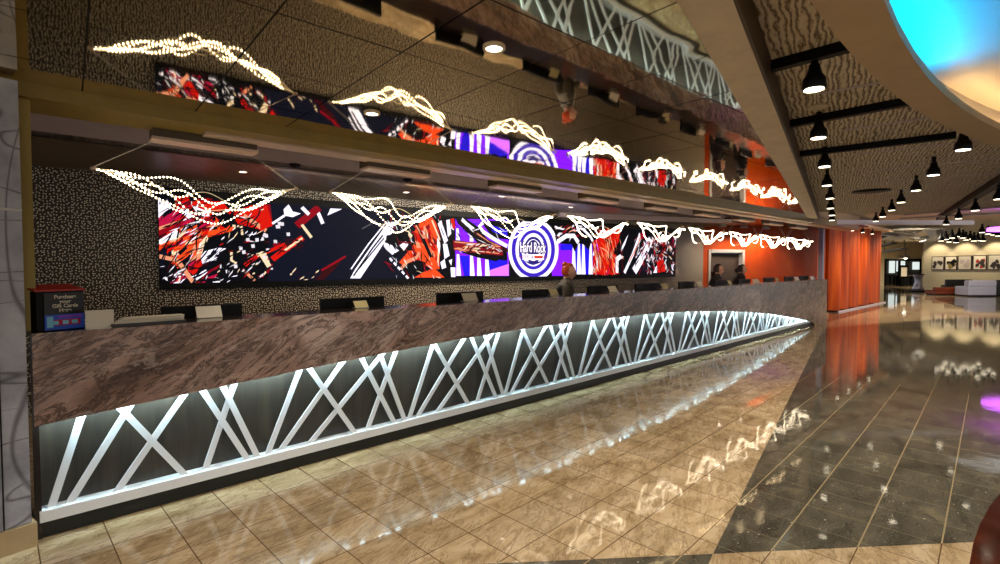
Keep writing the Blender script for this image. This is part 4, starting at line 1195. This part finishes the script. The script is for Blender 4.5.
# pictures
pu = [(932, 944.6), (945.3, 957.6), (958.3, 972.3), (973.3, 987.2), (988.2, 1003)]
desc = ['dark red figure', 'dark seated figure', 'pale sketch of figures', 'red and dark portrait', 'dark brown portrait of two heads']
for i, (ua, ub) in enumerate(pu):
    a, zt_ = Wp.hit(ua, 256.6 - .45 * i, -.03); b, _ = Wp.hit(ub, 256, -.03); _, zb_ = Wp.hit((ua + ub) / 2, 270, -.03)
    t = thing('framed_picture', 'framed %s, %s picture from the left on the far wall' % (desc[i], ORD[i]), 'picture', (*Wp.P((a + b) / 2, -.03, 0).xy, (zt_ + zb_) / 2), Wp.ang, 'framed pictures on the far wall')
    w, hh = (b - a) / 2, (zt_ - zb_) / 2
    MB().box(-w, w, -.03, .028, -hh, hh).build('frame', M_redtrim if i < 4 else M_black, t)
    mt = MB().box(-w + .045, w - .045, -.04, -.03, -hh + .045, hh - .045).build('mount', M_paper, t)
    rp = random.Random(20 + i); cols = [[M_redtrim, M_back], [M_black, M_gold], [M_canopy, M_lilac], [M_redp, M_back], [M_back, M_redtrim]][i]
    m = MB()
    for k in range(9):
        x, z = rp.uniform(-.18, .18), rp.uniform(-.25, .12); s_ = rp.uniform(.05, .13)
        m.add([(x + s_ * math.cos(q) * rp.uniform(.7, 1.2), -.043 - k * .0006, z + s_ * math.sin(q) * rp.uniform(.8, 1.6)) for q in [n * 2 * PI / 9 for n in range(9)]], [list(range(8, -1, -1))], k % 2)
    m.build('print', cols, mt)
    if i % 2 == 0: spot('lamp', Wp.P((a + b) / 2, -.9, 3.2), 100, 80, (1, .85, .6), tgt=Wp.P((a + b) / 2, 0, 1.9))
# benches
def bench(name, label, u0, u1, v0, v1, mat, dep, parts=True):
    a = atz(u0, v1, 0); b = aty(u1, v0, a.y)
    t = thing(name, label, 'seat', (a.x, a.y, 0))
    w = b.x - a.x; h = b.z
    MB().box(0, w, 0, dep, .06, h * .62).build('seat_block', mat, t, bevel=.03)
    MB().box(0, w, 0, dep * .35, h * .62, h).build('backrest', mat, t, bevel=.03)
    MB().box(.04, w - .04, .04, dep - .04, 0, .06).build('plinth', M_black, t)
bench('lounge_sofa', 'lilac grey lounge sofa below the far pictures', 968.5, 997, 280.5, 296.5, M_sofa, .8)
bench('lounge_sofa', 'black sofa at the far right edge beside the lilac one', 998, 1012, 280, 296, M_sofab, .6)
bench('low_bench', 'low reddish brown bench left of the lilac sofa', 936, 967, 287.3, 295.5, M_bench, .7)
bench('lounge_sofa', 'black sofa behind the low brown bench', 946, 973, 279.5, 294.2, M_sofab, .35)
# crumpled silver ceiling sculpture and tracks in the far ceiling
rs = random.Random(9)
t = thing('foil_sculpture', 'crumpled silver foil sculpture hanging below the far lobby ceiling', 'sculpture', (*aty(905, 235, 24).xy, 2.9))
for k in range(10):
    p = [Vector((-2.4 + k * .5 + rs.uniform(-.2, .2), rs.uniform(-1, 1) + q * .25, .30 - .5 * abs(math.sin(q * .7 + k)) * .7)) for q in range(-4, 5)]
    v = []; f = []
    for i, c in enumerate(p):
        wv = .22 + .1 * math.sin(i * 1.7 + k)
        v += [c + Vector((-wv, 0, .08 * math.sin(i * 2.1 + k))), c + Vector((wv, 0, .08 * math.cos(i * 1.9 + k))), c + Vector((wv, 0, .03 + .08 * math.cos(i * 1.9 + k))), c + Vector((-wv, 0, .03 + .08 * math.sin(i * 2.1 + k)))]
    for i in range(len(p) - 1):
        for j in range(4): f.append([4 * i + j, 4 * i + (j + 1) % 4, 4 * i + 4 + (j + 1) % 4, 4 * i + 4 + j])
    f += [[3, 2, 1, 0], [4 * (len(p) - 1) + j for j in range(4)]]
    meshobj('foil_ribbon', v, f, M_foil, t)
for k, (p, q, lb) in enumerate((((878, 247, 31), (894, 237, 26.5), 'short black track by the edge of the red timber wall'), ((884, 252.5, 33), (905, 241.5, 26.5), 'black track pointing at the far doorway'))):
    o = bar('light_track', aty(*p), aty(*q), .30, .08, M_black, lb, 'track'); L = (aty(*q) - aty(*p)).xy.length
    for x in (.2, L - .2): MB().box(x - .015, x + .015, -.015, .015, .08, 3.4 - o.location.z).build('suspension_rod', M_black, o)
fs = [(941, 241), (946, 239.5), (949, 242), (952, 238), (956, 242.5), (959, 236.5), (963, 238), (966, 240), (970, 239), (974, 241), (978, 240.5), (983, 241), (982, 232.5), (988, 234), (993, 235), (998, 236)]
for i, (u, v) in enumerate(fs):
    p = aty(u, v, 20.0 + (i % 3) * .6); p.z = max(min(p.z, 3.28), 2.5)
    o = dup(proto, p, 0, 'tiny black spotlight in the cluster above the far pictures, number %s from the left' % (ORD + ['fifteenth', 'sixteenth'])[i] if i < 16 else 'x', 'spotlight cluster in the far lobby')
    o.scale = (1.7, 1.7, 1.7)
    o['label'] = 'small black spotlight above the far framed pictures'
a = aty(1003, 229, 15.0)
m = MB().lathe([(1.0, 0), (.98, .10)], 40); o = m.build('cove_light', M_purple, smooth=True); o.location = (a.x + .75, a.y, 2.66); o.scale = (.9, .9, 1)
tag(o, 'purple glowing oval ceiling recess at the right edge', 'cove light')

# ------------------------------------------------------------------ lights
def area(loc, size, power, col, tgt, sy=None):
    l = bpy.data.lights.new('lamp', 'AREA'); l.energy = power; l.color = col; l.size = size
    if sy: l.shape = 'RECTANGLE'; l.size_y = sy
    o = bpy.data.objects.new('lamp', l); COL.objects.link(o); o.location = loc
    o.rotation_euler = (Vector(tgt) - Vector(loc)).to_track_quat('-Z', 'Y').to_euler(); return o
# unseen fill spots added behind and beside the photographer, without fixtures
for x, y, pw in ((-1.6, -.8, 100), (.6, -1.0, 100), (-.6, .9, 60), (3.0, .2, 100), (3.2, 3.4, 60)):
    spot('lamp', (x, y, 2.6), pw, 150, (1, .90, .77), size=.12)
for x, y in ((12.4, 15.3), (14.5, 18.0), (17, 20.5), (21, 19), (24, 23.5), (20.5, 25), (30, 36), (35, 24)):  # unseen spots added to brighten the far lobby and its floor
    spot('lamp', (x, y, 3.3), 480, 150, (1, .88, .70), size=.2)
# unseen area lights added under the brushed ceiling to wash the back wall
for s, pw in ((2.6, 6), (4.3, 20), (6.0, 34)):
    q = EDGE.P(s, 1.72, 2.635); tg = EDGE.P(s, 3.6, .9); o = area(q, 1.6, pw, (1, .88, .74), tg, .12)
    d = (Vector(tg) - Vector(q)).normalized(); xx = Vector((EDGE.d.x, EDGE.d.y, 0)); zz = -d; yy = zz.cross(xx)
    o.rotation_euler = Matrix((xx, yy, zz)).transposed().to_euler()

w = bpy.data.worlds.new('World'); bpy.context.scene.world = w; w.use_nodes = True
bg = w.node_tree.nodes['Background']; bg.inputs[0].default_value = (.80, .78, .75, 1); bg.inputs[1].default_value = .95

# ------------------------------------------------------------------ camera
cd_ = bpy.data.cameras.new('camera'); cam = bpy.data.objects.new('camera', cd_); COL.objects.link(cam)
cd_.sensor_fit = 'HORIZONTAL'; cd_.sensor_width = 36; cd_.lens = 18.0; cd_.clip_start = .05; cd_.clip_end = 200
cam.location = CAM; cam.rotation_euler = (PI / 2 - PITCH, 0, 0)
sc = bpy.context.scene; sc.camera = cam
sc.view_settings.view_transform = 'Standard'; sc.view_settings.look = 'None'
sc.view_settings.exposure = 0.38; sc.view_settings.gamma = 1.0; sc.view_settings.use_curve_mapping = False
sc.cycles.use_denoising = True
sc.cycles.max_bounces = 8; sc.cycles.glossy_bounces = 5
sc.cycles.sample_clamp_indirect = 6
